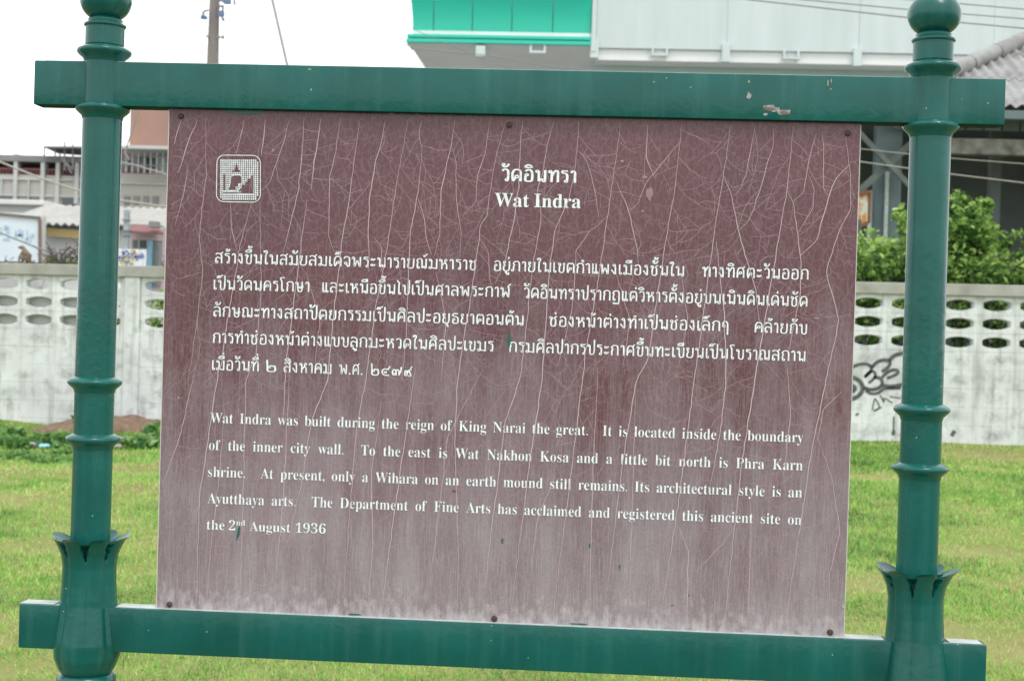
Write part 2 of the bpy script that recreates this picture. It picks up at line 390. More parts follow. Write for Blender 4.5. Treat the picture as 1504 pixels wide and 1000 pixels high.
XA, XB = at(195, 480, WY).x, at(1371, 480, WY).x
BAY = (XB-XA)/3; PIL = .21; CELL = (BAY-PIL)/7
zR0, zR2 = at(1278, 445, WY).z, at(1278, 499.4, WY).z
zL0 = at(52, 417, WY).z
XR, XL = at(1278, 445, WY).x, at(52, 417, WY).x
ROW = (zR0-zR2)/2
SL = (zR0-zL0)/(XR-XL)                       # the wall drops slightly to the left with the ground
wallO = thing('breeze_block_wall', (XB, WY, 0), 'long low weathered white block wall with lens shaped openings behind the lawn', 'wall')
wallO.rotation_euler = (0, -math.atan(SL), 0)
Z0 = zR0 - (XR-XB)*SL                        # top row centre in the wall's own frame
TH = .13
def vent_mesh():
    mb = MB(); W2, H2, hw, hh = CELL/2-.0015, ROW/2-.0015, CELL*.375, ROW*.30
    n = 20; out = []; inn = []
    for k in range(n):
        xx_ = 1-2*(k % 10)/9; sg = 1 if k < 10 else -1; xx_ *= sg
        px_, pz_ = hw*xx_, sg*hh*(.46+.54*(1-xx_*xx_)**.8)
        inn.append((px_, pz_)); c, s = px_, pz_*W2/H2*.8
        f = 1/max(abs(c)/W2, abs(s)/H2); out.append((c*f, s*f))
    # put true corners into the outer ring
    for cx, cz in ((W2,H2),(-W2,H2),(-W2,-H2),(W2,-H2)):
        k = min(range(n), key=lambda i: (out[i][0]-cx)**2+(out[i][1]-cz)**2); out[k] = (cx, cz)
    vs = []
    for y, a, sc_ in ((0, out, 1), (0, inn, 1.05), (.012, inn, .99), (TH-.01, inn, .95), (TH, out, 1)):
        vs += [(p[0]*sc_, y, p[1]*sc_) for p in a]
    fs = []
    for r in (0, 1, 2, 3):
        for k in range(n): fs.append((r*n+k, r*n+(k+1)%n, (r+1)*n+(k+1)%n, (r+1)*n+k))
    me = bpy.data.meshes.new('vent_block'); me.from_pydata(vs, [], fs)
    bm = bmesh.new(); bm.from_mesh(me); bmesh.ops.recalc_face_normals(bm, faces=bm.faces); bm.to_mesh(me); bm.free()
    me.materials.append(WALLM); return me
def solid_mesh():
    mb = MB().box(-CELL/2+.0012, CELL/2-.0012, 0, TH, -ROW/2+.0012, ROW/2-.0012)
    me = bpy.data.meshes.new('block'); me.from_pydata(mb.v, [], mb.f)
    bm = bmesh.new(); bm.from_mesh(me); bmesh.ops.recalc_face_normals(bm, faces=bm.faces)
    es = [e for e in bm.edges if all(v.co.y < .01 for v in e.verts)]
    bmesh.ops.bevel(bm, geom=es, offset=.003, segments=1, affect='EDGES'); bm.to_mesh(me); bm.free()
    me.materials.append(WALLM); return me
vm, sm_ = vent_mesh(), solid_mesh()
NROW = 9
zbase = Z0 - ROW*(NROW-.5)
def wpart(name, me, x, z, y=0):
    o = bpy.data.objects.new(name, me); COL.objects.link(o); o.parent = wallO; o.location = (x, y, z); return o
for b_ in range(-4, 1):
    for k in range(7):
        x = b_*BAY + PIL/2 + (k+.5)*CELL
        px_ok = -8.3 < XB+x < 6.9
        if not px_ok: continue
        for r in range(NROW):
            wpart('vent_block' if r < 3 else 'block', vm if r < 3 else sm_, x, Z0-ROW*r, random.uniform(-.0015,.0015))
def wp(mb, name, m, **k):
    me_o = link_mesh(name, mb.v, mb.f, m, None, **k); me_o.parent = wallO; return me_o
xl, xr = -8.25-XB, 6.7-XB
ztop = Z0 + ROW/2
wp(MB().box(xl, xr, .005, TH-.012, zbase-.4, Z0-ROW*2.5-.004), 'mortar_bed', WALLM)
for b_ in range(-3, 1):
    wp(MB().box(b_*BAY-PIL/2+.004, b_*BAY+PIL/2-.004, -.035, TH+.035, zbase-.3, ztop-.002), 'pilaster', WALLM, bevel=.012)
wp(MB().box(xl, xr, -.05, TH+.05, ztop, ztop+.145), 'coping', COPE, bevel=.012)
wp(MB().box(xl, xr, -.02, -.001, zbase-.4, zbase+.02), 'plinth', WALLM, bevel=.006)

# graffiti sprayed on the blocks, between the panel and the right post
INK = mat('faded_black_spray_paint', (.045,.05,.055), rough=.7, noise=.4, nscale=12, col2=(.10,.11,.11))
def ribbon(mb, pts, wid, y, ex=None, closed=False, taper=False):
    """flat brush stroke through (x, z) points at depth y"""
    P = [Vector((p[0], p[1])) for p in pts]; n = len(P)
    for i, p in enumerate(P):
        t = (P[(i+1) % n] if closed else P[min(i+1, n-1)]) - (P[i-1] if (closed or i > 0) else P[0])
        if t.length < 1e-9: t = Vector((1, 0))
        t.normalize(); nn = Vector((-t.y, t.x))
        wx, wz = (wid if isinstance(wid, tuple) else (wid, wid))
        k = 1.0
        if taper: k = .35 + .65*math.sin(math.pi*min(1, max(0, (i+.5)/n)))
        o = Vector((nn.x*wx/2*k, nn.y*wz/2*k))
        mb.v += [(p.x+o.x, y, p.y+o.y), (p.x-o.x, y, p.y-o.y)]
    b = len(mb.v)-2*n
    for i in range(n if closed else n-1):
        j = (i+1) % n; mb.f.append((b+2*i, b+2*i+1, b+2*j+1, b+2*j))
def smooth_pts(pts, it=2):
    for _ in range(it):
        q = [pts[0]]
        for a, b in zip(pts, pts[1:]):
            q += [(a[0]*.75+b[0]*.25, a[1]*.75+b[1]*.25), (a[0]*.25+b[0]*.75, a[1]*.25+b[1]*.75)]
        q.append(pts[-1]); pts = q
    return pts
G = MB()
def spray(ptsz, wpx):          # points in the 3.57x enlargement of photo region (1240, 400)
    q = []
    for (a, b) in smooth_pts(ptsz):
        p = at(1240+a/3.57, 400+b/3.57, WY-.004); q.append((p.x-XB, p.z))
    # undo the wall's own tilt
    q = [(x, z - x*SL) for x, z in q]
    ribbon(G, q, wpx*2.0/3.57/116, -.0045)
spray([(-30,548),(30,545),(75,560),(100,590),(98,625),(70,655),(20,668),(-30,672)], 11)
spray([(-20,585),(30,585),(62,605),(50,622),(10,630),(-20,625)], 12)
spray([(35,505),(60,488),(100,478),(132,482),(148,500),(140,525),(118,540),(110,550)], 8)
spray([(148,500),(170,472),(205,458),(238,462),(245,480),(228,505),(200,520)], 9)
spray([(238,462),(265,435),(300,425),(345,422)], 10)
spray([(112,548),(135,520),(160,518),(168,535),(158,560),(130,580)], 7)
spray([(158,548),(190,552),(205,575),(195,600),(160,615),(120,612),(108,602)], 9)
spray([(200,552),(220,530),(250,512),(282,510),(288,528),(260,542),(228,555)], 8)
spray([(205,592),(240,600),(290,592),(335,580)], 10)
spray([(115,620),(145,638),(185,632),(210,608),(250,608),(300,606)], 7)
spray([(150,720),(160,665),(165,660),(190,700),(180,720),(148,728),(200,705)], 3)
spray([(190,640),(215,690),(205,650),(255,685)], 3)
spray([(240,650),(300,660)], 3); spray([(262,755),(260,830)], 4)
spray([(68,738),(72,748)], 9); spray([(250,838),(268,842)], 13)
spray([(563,838),(582,848)], 16)
gme = link_mesh('graffiti', G.v, G.f, INK); gme.parent = wallO

# low white infill wall right behind the left bays: what shows through their openings
WHITE = mat('dirty_white_plaster', (.68,.68,.66), rough=.9, noise=.5, nscale=1.5, col2=(.52,.53,.51), bump=.3)
xa, xb = -8.6, at(135, 440, WY).x
tag(box_obj('rendered_wall', xa, xb, WY+.165, WY+.28, .0, 1.95, WHITE, bevel=.01), 'white rendered low wall close behind the openings left of the left green post', 'wall')

# ================================================================== FOLIAGE
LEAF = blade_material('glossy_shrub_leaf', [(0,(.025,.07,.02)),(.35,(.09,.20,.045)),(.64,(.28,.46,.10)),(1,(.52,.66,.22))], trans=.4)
LEAFD = blade_material('dark_creeper_leaf', [(0,(.03,.09,.03)),(.5,(.09,.22,.06)),(1,(.22,.38,.11))], trans=.3)
BARK = mat('grey_brown_bark', (.16,.12,.09), rough=.9, noise=.5, nscale=20, bump=.5)
def leaves(name, blobs, n, size, material, parent=None, kind=None, tshift=0, lift=.35):
    C = []; T = []
    tot = sum(max(b[3]*b[4]*b[5], .004) for b in blobs)
    for (x, y, z, rx, ry, rz) in blobs:
        k = int(n*max(rx*ry*rz, .004)/tot)
        d = rng.normal(size=(k, 3)); d /= np.linalg.norm(d, axis=1)[:, None]
        r = rng.uniform(.2, 1, k)**.5*np.where(rng.random(k) < .10, rng.uniform(1, 1.28, k), 1)
        p = d*r[:, None]*np.array([rx, ry, rz]) + np.array([x, y, z])
        lump = fbm(p[:,0]*2.2+p[:,2], p[:,2]*2.4+p[:,1], 1.9)
        ok = (lump > -.3) | (rng.random(k) < .22)
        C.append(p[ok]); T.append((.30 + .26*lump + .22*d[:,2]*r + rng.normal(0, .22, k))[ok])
    C = np.concatenate(C); T = np.concatenate(T)+tshift; n = len(C)
    nrm = rng.normal(size=(n, 3)); nrm[:,2] = np.abs(nrm[:,2])+lift; nrm /= np.linalg.norm(nrm, axis=1)[:, None]
    u = np.cross(nrm, rng.normal(size=(n, 3))); u /= np.linalg.norm(u, axis=1)[:, None]; v = np.cross(nrm, u)
    s = size*rng.uniform(.55, 1.3, n)[:, None]
    A = C-u*s*.5; B = C+v*s*.27+nrm*s*.08-u*s*.05; D = C+u*s*.5-nrm*s*.06; E_ = C-v*s*.27+nrm*s*.08-u*s*.05
    V = np.stack([A, B, D, A, D, E_], 1).reshape(-1, 3)
    off = Vector((0,0,0)); p = parent
    while p is not None: off += p.location; p = p.parent
    V = V - np.array(off)
    return tri_mesh(name, V, np.repeat(np.clip(T, 0, 1), 2), material, kind=kind, parent=parent)
def blob(px, py, Y, rpx, rpy, ry=.5):
    p = at(px, py, Y); k = FPX/(Y-CAM.y); return (p.x, p.y, p.z, rpx/k, ry, rpy/k)
def stems(parent, x, y, z0, tops, r=.03):
    mb = MB()
    for t in tops:
        a = Vector((x+random.uniform(-.1,.1), y, z0)); b = Vector(t); m = (a+b)/2 + Vector((random.uniform(-.15,.15), random.uniform(-.1,.1), .05))
        mb.tube([a, m, b], [r, r*.7, r*.3], 6)
    build(mb, 'stem', BARK, parent, smooth=50)
def shrub(label, bl, n, size=.105, tshift=0, group='shrubs growing behind the block wall'):
    ex = []
    for b in bl:
        for _ in range(4):
            q = random.uniform(-.2, math.pi+.2)
            ex.append((b[0]+b[3]*.92*math.cos(q), b[1]+random.uniform(-.2,.2), b[2]+b[5]*.86*math.sin(q)-.03, random.uniform(.05,.10), .10, random.uniform(.05,.12)))
    bl = bl+ex
    cx = sum(b[0] for b in bl)/len(bl); cyy = sum(b[1] for b in bl)/len(bl)
    t = thing('shrub', (cx, cyy, .3), label, 'shrub', group)
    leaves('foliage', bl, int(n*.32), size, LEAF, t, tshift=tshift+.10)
    stems(t, cx, cyy, .2, [(b[0], b[1], b[2]) for b in bl if b[3] > .15], .03)
    return t
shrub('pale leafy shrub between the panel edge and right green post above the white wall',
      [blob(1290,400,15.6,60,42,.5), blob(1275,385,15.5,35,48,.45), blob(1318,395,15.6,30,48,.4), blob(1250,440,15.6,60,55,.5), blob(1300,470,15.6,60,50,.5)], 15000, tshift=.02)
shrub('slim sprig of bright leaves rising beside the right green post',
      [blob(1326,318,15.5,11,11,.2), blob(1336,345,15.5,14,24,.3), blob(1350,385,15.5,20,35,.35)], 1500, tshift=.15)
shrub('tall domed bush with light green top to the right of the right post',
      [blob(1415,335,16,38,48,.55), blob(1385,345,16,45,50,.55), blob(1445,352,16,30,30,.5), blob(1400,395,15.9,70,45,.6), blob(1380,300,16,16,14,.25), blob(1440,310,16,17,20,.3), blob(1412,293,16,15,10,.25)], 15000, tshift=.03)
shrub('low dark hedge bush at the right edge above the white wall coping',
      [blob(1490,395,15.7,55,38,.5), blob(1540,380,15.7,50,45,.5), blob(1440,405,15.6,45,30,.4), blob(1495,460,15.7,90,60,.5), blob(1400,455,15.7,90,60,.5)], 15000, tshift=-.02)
shrub('sprawling twig with small leaves reaching right in front of the dark shed',
      [blob(1480,347,15.9,22,8,.3), blob(1500,352,15.9,22,12,.3)], 650, size=.06, tshift=.05)
shrub('green bush seen only through openings of the wall beside the left post',
      [blob(235,470,15.5,75,42,.4), blob(330,470,15.5,75,42,.4)], 6000, tshift=.12)

# ground plants and litter along the foot of the left wall
def ground_plant(label, px0, px1, Y0, Y1, h, n, size, tshift=0):
    xs0, xs1 = at(px0, 650, Y0).x, at(px1, 650, Y0).x
    t = thing('creeper_patch', ((xs0+xs1)/2, (Y0+Y1)/2, gz((xs0+xs1)/2, (Y0+Y1)/2)), label, 'plants', 'creeping weeds at the wall foot')
    bl = []
    k = max(3, int((xs1-xs0)/.28))
    for i in range(k):
        for j in range(2):
            x = xs0+(xs1-xs0)*(i+random.random())/k; y = Y0+(Y1-Y0)*random.random()
            bl.append((x, y, gz(x, y)+h*.35, random.uniform(.18,.3), random.uniform(.15,.35), h*random.uniform(.5,1)))
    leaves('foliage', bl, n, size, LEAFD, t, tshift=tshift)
    return t
ground_plant('dark broad leaved creeper along the wall foot at the far left', -40, 100, 12.4, 14.2, .13, 2600, .15, .28)
ground_plant('creeping weeds on the heap between left post and the panel', 165, 262, 12.3, 13.9, .10, 1200, .12, .25)
ground_plant('lighter straggly weeds on the lawn edge at the far left', -40, 62, 10.4, 12.6, .06, 1300, .09, .35)
SOIL = mat('reddish_soil', (.22,.15,.10), rough=.95, noise=.5, nscale=14, col2=(.10,.06,.04), bump=.8, bscale=25)
def mound(px0, px1, Y, ry, h, label):
    x0, x1 = at(px0, 640, Y).x, at(px1, 640, Y).x; vs = []; fs = []; a_, b_ = 30, 12
    for j in range(b_+1):
        for i in range(a_+1):
            u, v = i/a_*2-1, j/b_*2-1
            x = (x0+x1)/2+u*(x1-x0)/2; y = Y+v*ry
            hh = max(0, (1-u*u))**.5*max(0, 1-v*v)**.7*h*(.75+.25*math.sin(9*u+3)*math.cos(5*v+u*4)) + random.uniform(-.012,.012)
            vs.append((x, y, gz(x, y)-.02+hh))
    for j in range(b_):
        for i in range(a_): fs.append((j*(a_+1)+i, j*(a_+1)+i+1, (j+1)*(a_+1)+i+1, (j+1)*(a_+1)+i))
    o = link_mesh('soil_heap', vs, fs, SOIL, smooth=80, kind='stuff'); return tag(o, label, 'soil')
mound(55, 275, 14.1, .38, .19, 'reddish brown heap of soil against the foot of the white wall')
def rock(px, py, Y, rpx, mat_, name, label, cat, flat=.8):
    p = at(px, py, Y); r = rpx/(FPX/(Y-CAM.y)); bm = bmesh.new(); bmesh.ops.create_icosphere(bm, subdivisions=2, radius=1)
    for v in bm.verts:
        n_ = 1+.22*math.sin(v.co.x*4+px)*math.cos(v.co.y*5+v.co.z*3)
        v.co = Vector((v.co.x*r*n_, v.co.y*r*.8*n_, v.co.z*r*flat*n_))
    vs = [tuple(v.co+Vector((p.x, Y, gz(p.x, Y)+r*flat*.6+.03))) for v in bm.verts]; fs = [tuple(v.index for v in f.verts) for f in bm.faces]; bm.free()
    tag(link_mesh(name, vs, fs, mat_, smooth=35), label, cat)
STONE = mat('grey_stone', (.36,.33,.33), rough=.9, noise=.5, nscale=12, bump=.6)
rock(68,642,12.6,9,STONE,'stone','grey rounded stone among the creepers left of the left post','stone',.9)
rock(48,656,12.3,7,STONE,'stone','low grey stone beside the crumpled blue bag','stone',.6)
rock(221,643,12.9,6,STONE,'stone','pinkish grey stone near the panel edge among weeds','stone',.8)
rock(172,660,12.2,7,STONE,'stone','flat pale stone just right of the left post','stone',.5)
rock(178,644,12.8,6,STONE,'stone','small grey stone close against right side of left post','stone',.8)
BLUEP = mat('blue_plastic', (.12,.40,.55), rough=.4, noise=.5, nscale=20, col2=(.3,.55,.65))
WHP = mat('white_plastic', (.75,.77,.8), rough=.4, noise=.4, nscale=20)
rock(65,654,12.2,9,BLUEP,'plastic_bag','crumpled light blue plastic bag lying in the weeds','bag',.42)
rock(193,643,12.6,6,WHP,'plastic_bag','small white scrap of plastic bag right of the left post','bag',.55)

# ================================================================== INFORMATION SIGN
PX = 2.04/2
ZA, ZB, ZC, ZD, ZE = 2.268, 2.126, 1.444, 1.302, 1.053
sign = thing('information_sign', (0, 0, 0), 'green painted metal sign with turned posts and a cracked maroon panel of white text', 'sign')
R = .0485
ring_prof = [(R-.004,-.026),(R+.001,-.024),(R+.003,-.016),(R+.012,-.008),(R+.017,-.003),(R+.0185,.002),(R+.0165,.007),(R+.008,.011),(R+.003,.0145),(R-.004,.016)]
for sx in (-1, 1):
    x = sx*PX
    g0 = gz(x, 0) - .1
    shaft = MB()
    shaft.lathe([(R, .74), (R, ZA+.01)], x, 0)
    shaft.lathe([(.062,g0),(.062,.30),(.060,.62),(.060,.70)], x, 0)
    post = build(shaft, 'post', GREEN, sign, smooth=40)
    for z in (ZA, ZB, ZC, ZD):
        build(MB().lathe([(r, z+h) for r, h in ring_prof], x, 0), 'collar', GREEN, post, smooth=50)
    # neck and ball
    nk = MB().lathe([(R-.004,ZA+.014),(R-.001,ZA+.018),(R-.001,ZA+.062),(R+.003,ZA+.066),(R+.003,ZA+.070),(R-.003,ZA+.073),(R-.006,ZA+.077),(R-.006,ZA+.082),(R-.010,ZA+.086)], x, 0)
    build(nk, 'neck', GREEN, post, smooth=35)
    bc = ZA+.130; pr = [(R-.010, ZA+.083)]
    for k in range(-12, 13):
        q = k/12*math.radians(66)
        pr.append((.0632*math.cos(q)**.85, bc+.051*math.sin(q)/math.sin(math.radians(66))*.92))
    pr += [(.040, bc+.050),(.043,bc+.056),(.040,bc+.062),(.026,bc+.068),(.020,bc+.085),(.008,bc+.11),(.001,bc+.112)]
    build(MB().lathe(pr, x, 0), 'ball_finial', GREEN, post, smooth=50)
    # tulip capital with eight curled petals
    zt = ZE+.012; zb = ZE-.335
    prof = []
    NP = 60
    for i in range(NP+1):
        t = i/NP; z = zb+(zt-zb)*t
        kn = [(0,.060),(.04,.070),(.12,.0805),(.22,.0825),(.35,.0765),(.5,.0700),(.65,.0665),(.78,.0655),(.86,.070),(.92,.079),(.965,.090),(1.0,.102)]
        for (t0,r0),(t1,r1) in zip(kn, kn[1:]):
            if t0 <= t <= t1: r = r0+(r1-r0)*(t-t0)/(t1-t0)
        prof.append((r, z))
    q0 = math.radians(-56.9 if x < 0 else -87.5)
    def petal(i, r, z, q, x=x, q0=q0):
        t = i/NP; c = abs(math.cos(4*(q-q0)))          # 1 mid petal, 0 in the groove
        g = (1-c)
        rr = r - .0048*g**2.2*min(1, t*8)
        if t > .80:                                     # a teardrop gap opens between neighbouring petals
            u = (t-.80)/.15
            wdt = .50*u if u < 1 else .50*max(0, 1-(u-1)*6)
            if g > 1-wdt: rr -= .030*min(1, (g-(1-wdt))/.12)*min(1, u*3)
        if t > .9:
            u = (t-.9)/.1
            rr -= .020*u*u*g**1.2; z += .006*u - .021*u*g**1.1
        if t > .965: z -= .007*((t-.965)/.035)*c
        return rr, z
    cap = MB().lathe(prof, x, 0, 128, petal)
    cap.f = cap.f[:-1]
    # inner face of the lip
    lip = []
    b0 = len(cap.v)-128
    for k in range(128):
        vx, vy, vz = cap.v[b0+k]; dx, dy = vx-x, vy; d_ = math.hypot(dx, dy); s_ = (d_-.006)/d_
        lip.append((x+dx*s_, dy*s_, vz-.004))
    m0 = len(cap.v); cap.v += lip
    inner = [(x+(R-.002)*math.cos(2*math.pi*k/128), (R-.002)*math.sin(2*math.pi*k/128), zt-.035) for k in range(128)]
    cap.v += inner
    for k in range(128):
        k2 = (k+1) % 128
        cap.f.append((b0+k, b0+k2, m0+k2, m0+k)); cap.f.append((m0+k, m0+k2, m0+128+k2, m0+128+k))
    build(cap, 'capital', GREEN, post, smooth=60)
    build(MB().lathe([(.050,zb-.034),(.066,zb-.032),(.072,zb-.022),(.072,zb-.010),(.066,zb-.002),(.056,zb+.004)], x, 0), 'foot_collar', GREEN, post, smooth=45)

# rails
UNDER = mat('shaded_matt_underside', (.006,.055,.05), rough=.85, spec=.08, noise=.5, nscale=12, col2=(.02,.035,.03))  # darker matt copy of the green; underside shade put into its colour
RY0, RY1 = -.032, .028
def rail(pa, pb, za, zb):
    x0 = at(pa[0], pa[1], RY0).x; x1 = at(pb[0], pb[1], RY0).x
    o = build(MB().box(x0, x1, RY0, RY1, za, zb), 'rail', GREEN, sign, bevel=.0045, smooth=30)
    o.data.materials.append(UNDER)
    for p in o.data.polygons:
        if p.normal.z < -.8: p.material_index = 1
    return o
zt1 = (at(300,92.5,RY0).z+at(1200,111.5,RY0).z)/2; zt0 = (at(300,158.5,RY0).z+at(1200,178.5,RY0).z)/2
zb1 = (at(300,899,RY0).z+at(1200,935,RY0).z)/2; zb0 = zb1-(zt1-zt0)
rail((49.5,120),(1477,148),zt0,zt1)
rail((27,920),(1449,978),zb0,zb1)
# pale strips on the rail tops: their sky highlight put into the colour
hl = MB()
x0, x1 = at(30,890,0).x, at(1446,945,0).x
for a_, b_ in ((x0+.01,-PX-.078),(-PX+.078,PX-.078),(PX+.078,x1-.012)):
    hl.box(a_, b_, RY0+.006, RY1-.006, zb1+.0002, zb1+.0012)
build(hl, 'highlight_strip', PALEGREY, sign)
hl = MB().box(-1.16, 1.19, RY0+.007, RY1-.006, zt1+.0002, zt1+.0012)
build(hl, 'highlight_strip', PALEGREY, sign)

# panel
YP = -.012
pTL, pTR = at(249,163,YP), at(1264,182,YP); pBL, pBR = at(230,893,YP), at(1239,936,YP)
pzt = zt0+.02; pzb = (pBL.z+pBR.z)/2
PANELM = panel_material(pzb, (pTL.z+pTR.z)/2)
pm = MB()
xl0, xl1 = pBL.x, pTL.x; xr0, xr1 = pBR.x, pTR.x
ptl = [(xl0,pzb),(xr0,pzb),(xr1,pzt),(xl1,pzt)]
pm.add([(a,YP,b) for a,b in ptl]+[(a,YP+.003,b) for a,b in ptl], [(0,1,2,3),(7,6,5,4),(0,4,5,1),(1,5,6,2),(2,6,7,3),(3,7,4,0)])
panel = build(pm, 'panel', PANELM, sign)
EDGE = mat('pale_worn_edge', (.5,.5,.45), rough=.7)
eb = MB(); build(MB().bar((xl0-.0008,YP+.0012,pzb+.004),(xl1-.0008,YP+.0012,zt0-.003),.0018,.0034), 'edge_strip', EDGE, panel); eb.bar((xr0+.0008,YP+.0012,pzb+.004),(xr1+.0008,YP+.0012,zt0-.003),.0018,.0034)
build(eb, 'edge_strip', EDGE, panel)
YF = YP-.0006
def pt(px, py, dy=0):
    p = at(px, py, YP); return (p.x, p.z)
# fixing screws
for k, (px, py) in enumerate(((266,171),(748,184),(1245,196),(249,887),(726,908),(1219,928))):
    x, z = pt(px, py)
    s = MB(); n = 14; vs = []
    for (r, y) in ((.0074,0),(.0071,-.0032),(.0052,-.0054),(.002,-.006)):
        vs += [(x+r*math.cos(2*math.pi*i/n), YP+y, z+r*math.sin(2*math.pi*i/n)) for i in range(n)]
    fs = [(r*n+i, r*n+(i+1)%n, (r+1)*n+(i+1)%n, (r+1)*n+i) for r in range(3) for i in range(n)] + [tuple(3*n+i for i in range(n))]
    s.add(vs, fs); build(s, 'screw', RUST, panel, smooth=40)

# ---- cracks: the long ones follow the photograph, the short ones branch between them
CR = MB(); CF = MB()
STRONG = [
 [(266,178),(256,212)], [(290,178),(277,208),(262,255)], [(390,177),(384,230)], [(370,297),(353,359),(348,393),(334,472),(325,538),(321,545),(293,730),(289,882)],
 [(447,173),(445,208),(438,285),(425,333),(416,371)], [(472,174),(462,237),(457,280)],[(451,294),(444,347),(431,450),(420,538),(416,620)],
 [(528,178),(521,232),(512,304),(504,340),(488,483),(481,560),(458,616),(443,711),(420,806)],
 [(566,178),(563,198),(551,239),(543,294),(541,342),(542,400)], [(599,178),(593,213),(581,280),(568,366),(563,397),(552,450),(538,555),(523,635),(504,878)],
 [(620,220),(614,285),(603,338),(596,500),(590,560)], [(668,178),(663,213),(648,280),(646,345),(638,376)],
 [(741,186),(728,230),(720,280),(716,318),(706,330),(704,352),(693,428),(682,494),(672,560),(668,650),(674,820),(672,892)],
 [(768,179),(765,208),(762,275),(754,328),(742,384),(727,417)], [(850,179),(848,220),(842,263),(835,294),(814,342),(807,395),(802,472),(796,560),(774,708),(750,904)],
 [(911,182),(904,239),(892,323),(889,340),(878,417),(860,516),(857,545),(838,700),(812,904)], [(906,268),(924,311),(933,352),(938,388)],
 [(1001,184),(996,237),(990,285),(980,340),(963,450),(952,527),(934,560),(914,682),(890,880)],
 [(1073,186),(1062,263),(1049,340),(1033,463),(1022,540),(997,734),(969,913)], [(1064,264),(1074,285),(1084,338),(1110,428),(1114,472)],
 [(1165,186),(1156,280),(1145,340),(1128,443),(1111,540),(1088,690),(1064,913)], [(1156,280),(1165,299),(1172,347),(1176,384),(1176,432),(1158,516)],
 [(1242,201),(1249,256),(1249,306),(1230,345),(1213,400),(1232,470),(1217,540),(1192,661),(1153,917)],
 [(1247,242),(1228,263),(1217,287),(1200,352),(1176,375)], [(610,540),(578,764),(560,900)], [(792,340),(781,397),(775,463),(765,551),(742,620),(722,780),(708,900)],
 [(1052,355),(1064,463),(1066,560),(1060,621),(1040,734)]]
MEDIUM = [
 [(275,242),(275,261),(262,316),(257,330)], [(303,173),(302,227),(304,256),(296,309),(293,352),(298,400),(290,470),(276,560)], [(358,177),(355,196),(347,227)],
 [(338,297),(339,328),(346,359),(350,372)], [(382,297),(383,374),(384,420),(376,520),(361,560),(355,806),(352,882)], [(425,177),(416,212),(396,268),(385,280)],
 [(500,174),(492,230),(484,261),(483,347),(491,369)], [(550,350),(561,364),(560,400)], [(620,178),(615,196),(620,220)], [(614,292),(622,314),(627,354),(634,374)],
 [(663,215),(670,234),(670,294),(677,342),(676,376)], [(719,179),(714,222),(702,256),(698,297),(680,316)], [(705,351),(717,371),(722,430)],
 [(814,179),(804,213),(798,249),(789,280),(795,314),(790,352),(784,383)], [(848,220),(861,234),(871,268),(880,318)], [(894,316),(866,340),(846,369),(841,450),(819,538)],
 [(1000,208),(970,242),(949,270),(937,299),(924,311)], [(951,184),(949,232),(963,263)], [(1109,186),(1096,256),(1088,278),(1076,290)],
 [(1136,189),(1135,215),(1120,266),(1108,304),(1098,326),(1085,340)], [(1199,196),(1189,232),(1180,282),(1165,296)], [(1207,196),(1210,220),(1209,278),(1217,287)],
 [(1187,256),(1196,278),(1194,304),(1172,344)], [(287,540),(266,635),(238,715)], [(426,540),(416,738),(401,882)], [(710,540),(658,640),(636,820),(628,880)],
 [(878,540),(870,720),(866,900)], [(1157,540),(1161,613),(1150,700)], [(1198,633),(1222,702),(1234,783),(1218,844),(1218,917)], [(991,763),(1011,807),(1009,917)],
 [(1101,730),(1103,783),(1099,913)], [(934,560),(930,690),(924,900)], [(1020,840),(1060,800),(1080,770)], [(1236,575),(1210,600),(1200,650)], [(450,400),(470,470),(462,540)],
 [(640,400),(655,470),(648,560)], [(905,400),(925,470),(915,540)],[(1000,400),(1010,470),(996,540)], [(330,600),(322,700),(310,800),(305,880)], [(560,590),(545,700),(548,800),(540,890)], [(780,830),(790,760),(815,700)]]
def jitter(pts, step=9, amp=.8):
    out = [pts[0]]
    for a, b in zip(pts, pts[1:]):
        n = max(1, int(math.dist(a, b)/step))
        for k in range(1, n+1):
            t = k/n; out.append((a[0]+(b[0]-a[0])*t+random.uniform(-amp,amp), a[1]+(b[1]-a[1])*t+random.uniform(-amp,amp)))
    return out
allpts = []
def crack(mb, pts, wmm, y, smooth=1):
    p = smooth_pts(jitter(pts), smooth); q = [pt(*a) for a in p]
    q = [(a, min(b, zt0-.0005)) for a, b in q]
    ribbon(mb, q, wmm/1000, y, taper=True)
for k, c in enumerate(STRONG):
    crack(CR, c, random.uniform(1.7, 2.3), YP-.0017-k*1e-6); allpts += jitter(c, 22, 0)
for k, c in enumerate(MEDIUM):
    crack(CR, c, random.uniform(1.1, 1.5), YP-.00036-k*1e-6); allpts += jitter(c, 26, 0)
def inside(px, py): return 236+(893-py)*.026 < px < 1239+(936-py)*.033-3 and py < 905 and py > 172+.0187*(px-249)
OCC = {}
def occupy(pts, cid):
    for a, b in zip(pts, pts[1:]):
        n = max(1, int(math.dist(a, b)/1.5))
        for t in range(n+1):
            OCC[(int((a[0]+(b[0]-a[0])*t/n)/2.5), int((a[1]+(b[1]-a[1])*t/n)/2.5))] = cid
for k, c in enumerate(STRONG+MEDIUM): occupy(c, k)
ncr = 1000
lines = [jitter(c, 6, 0) for c in STRONG+MEDIUM]
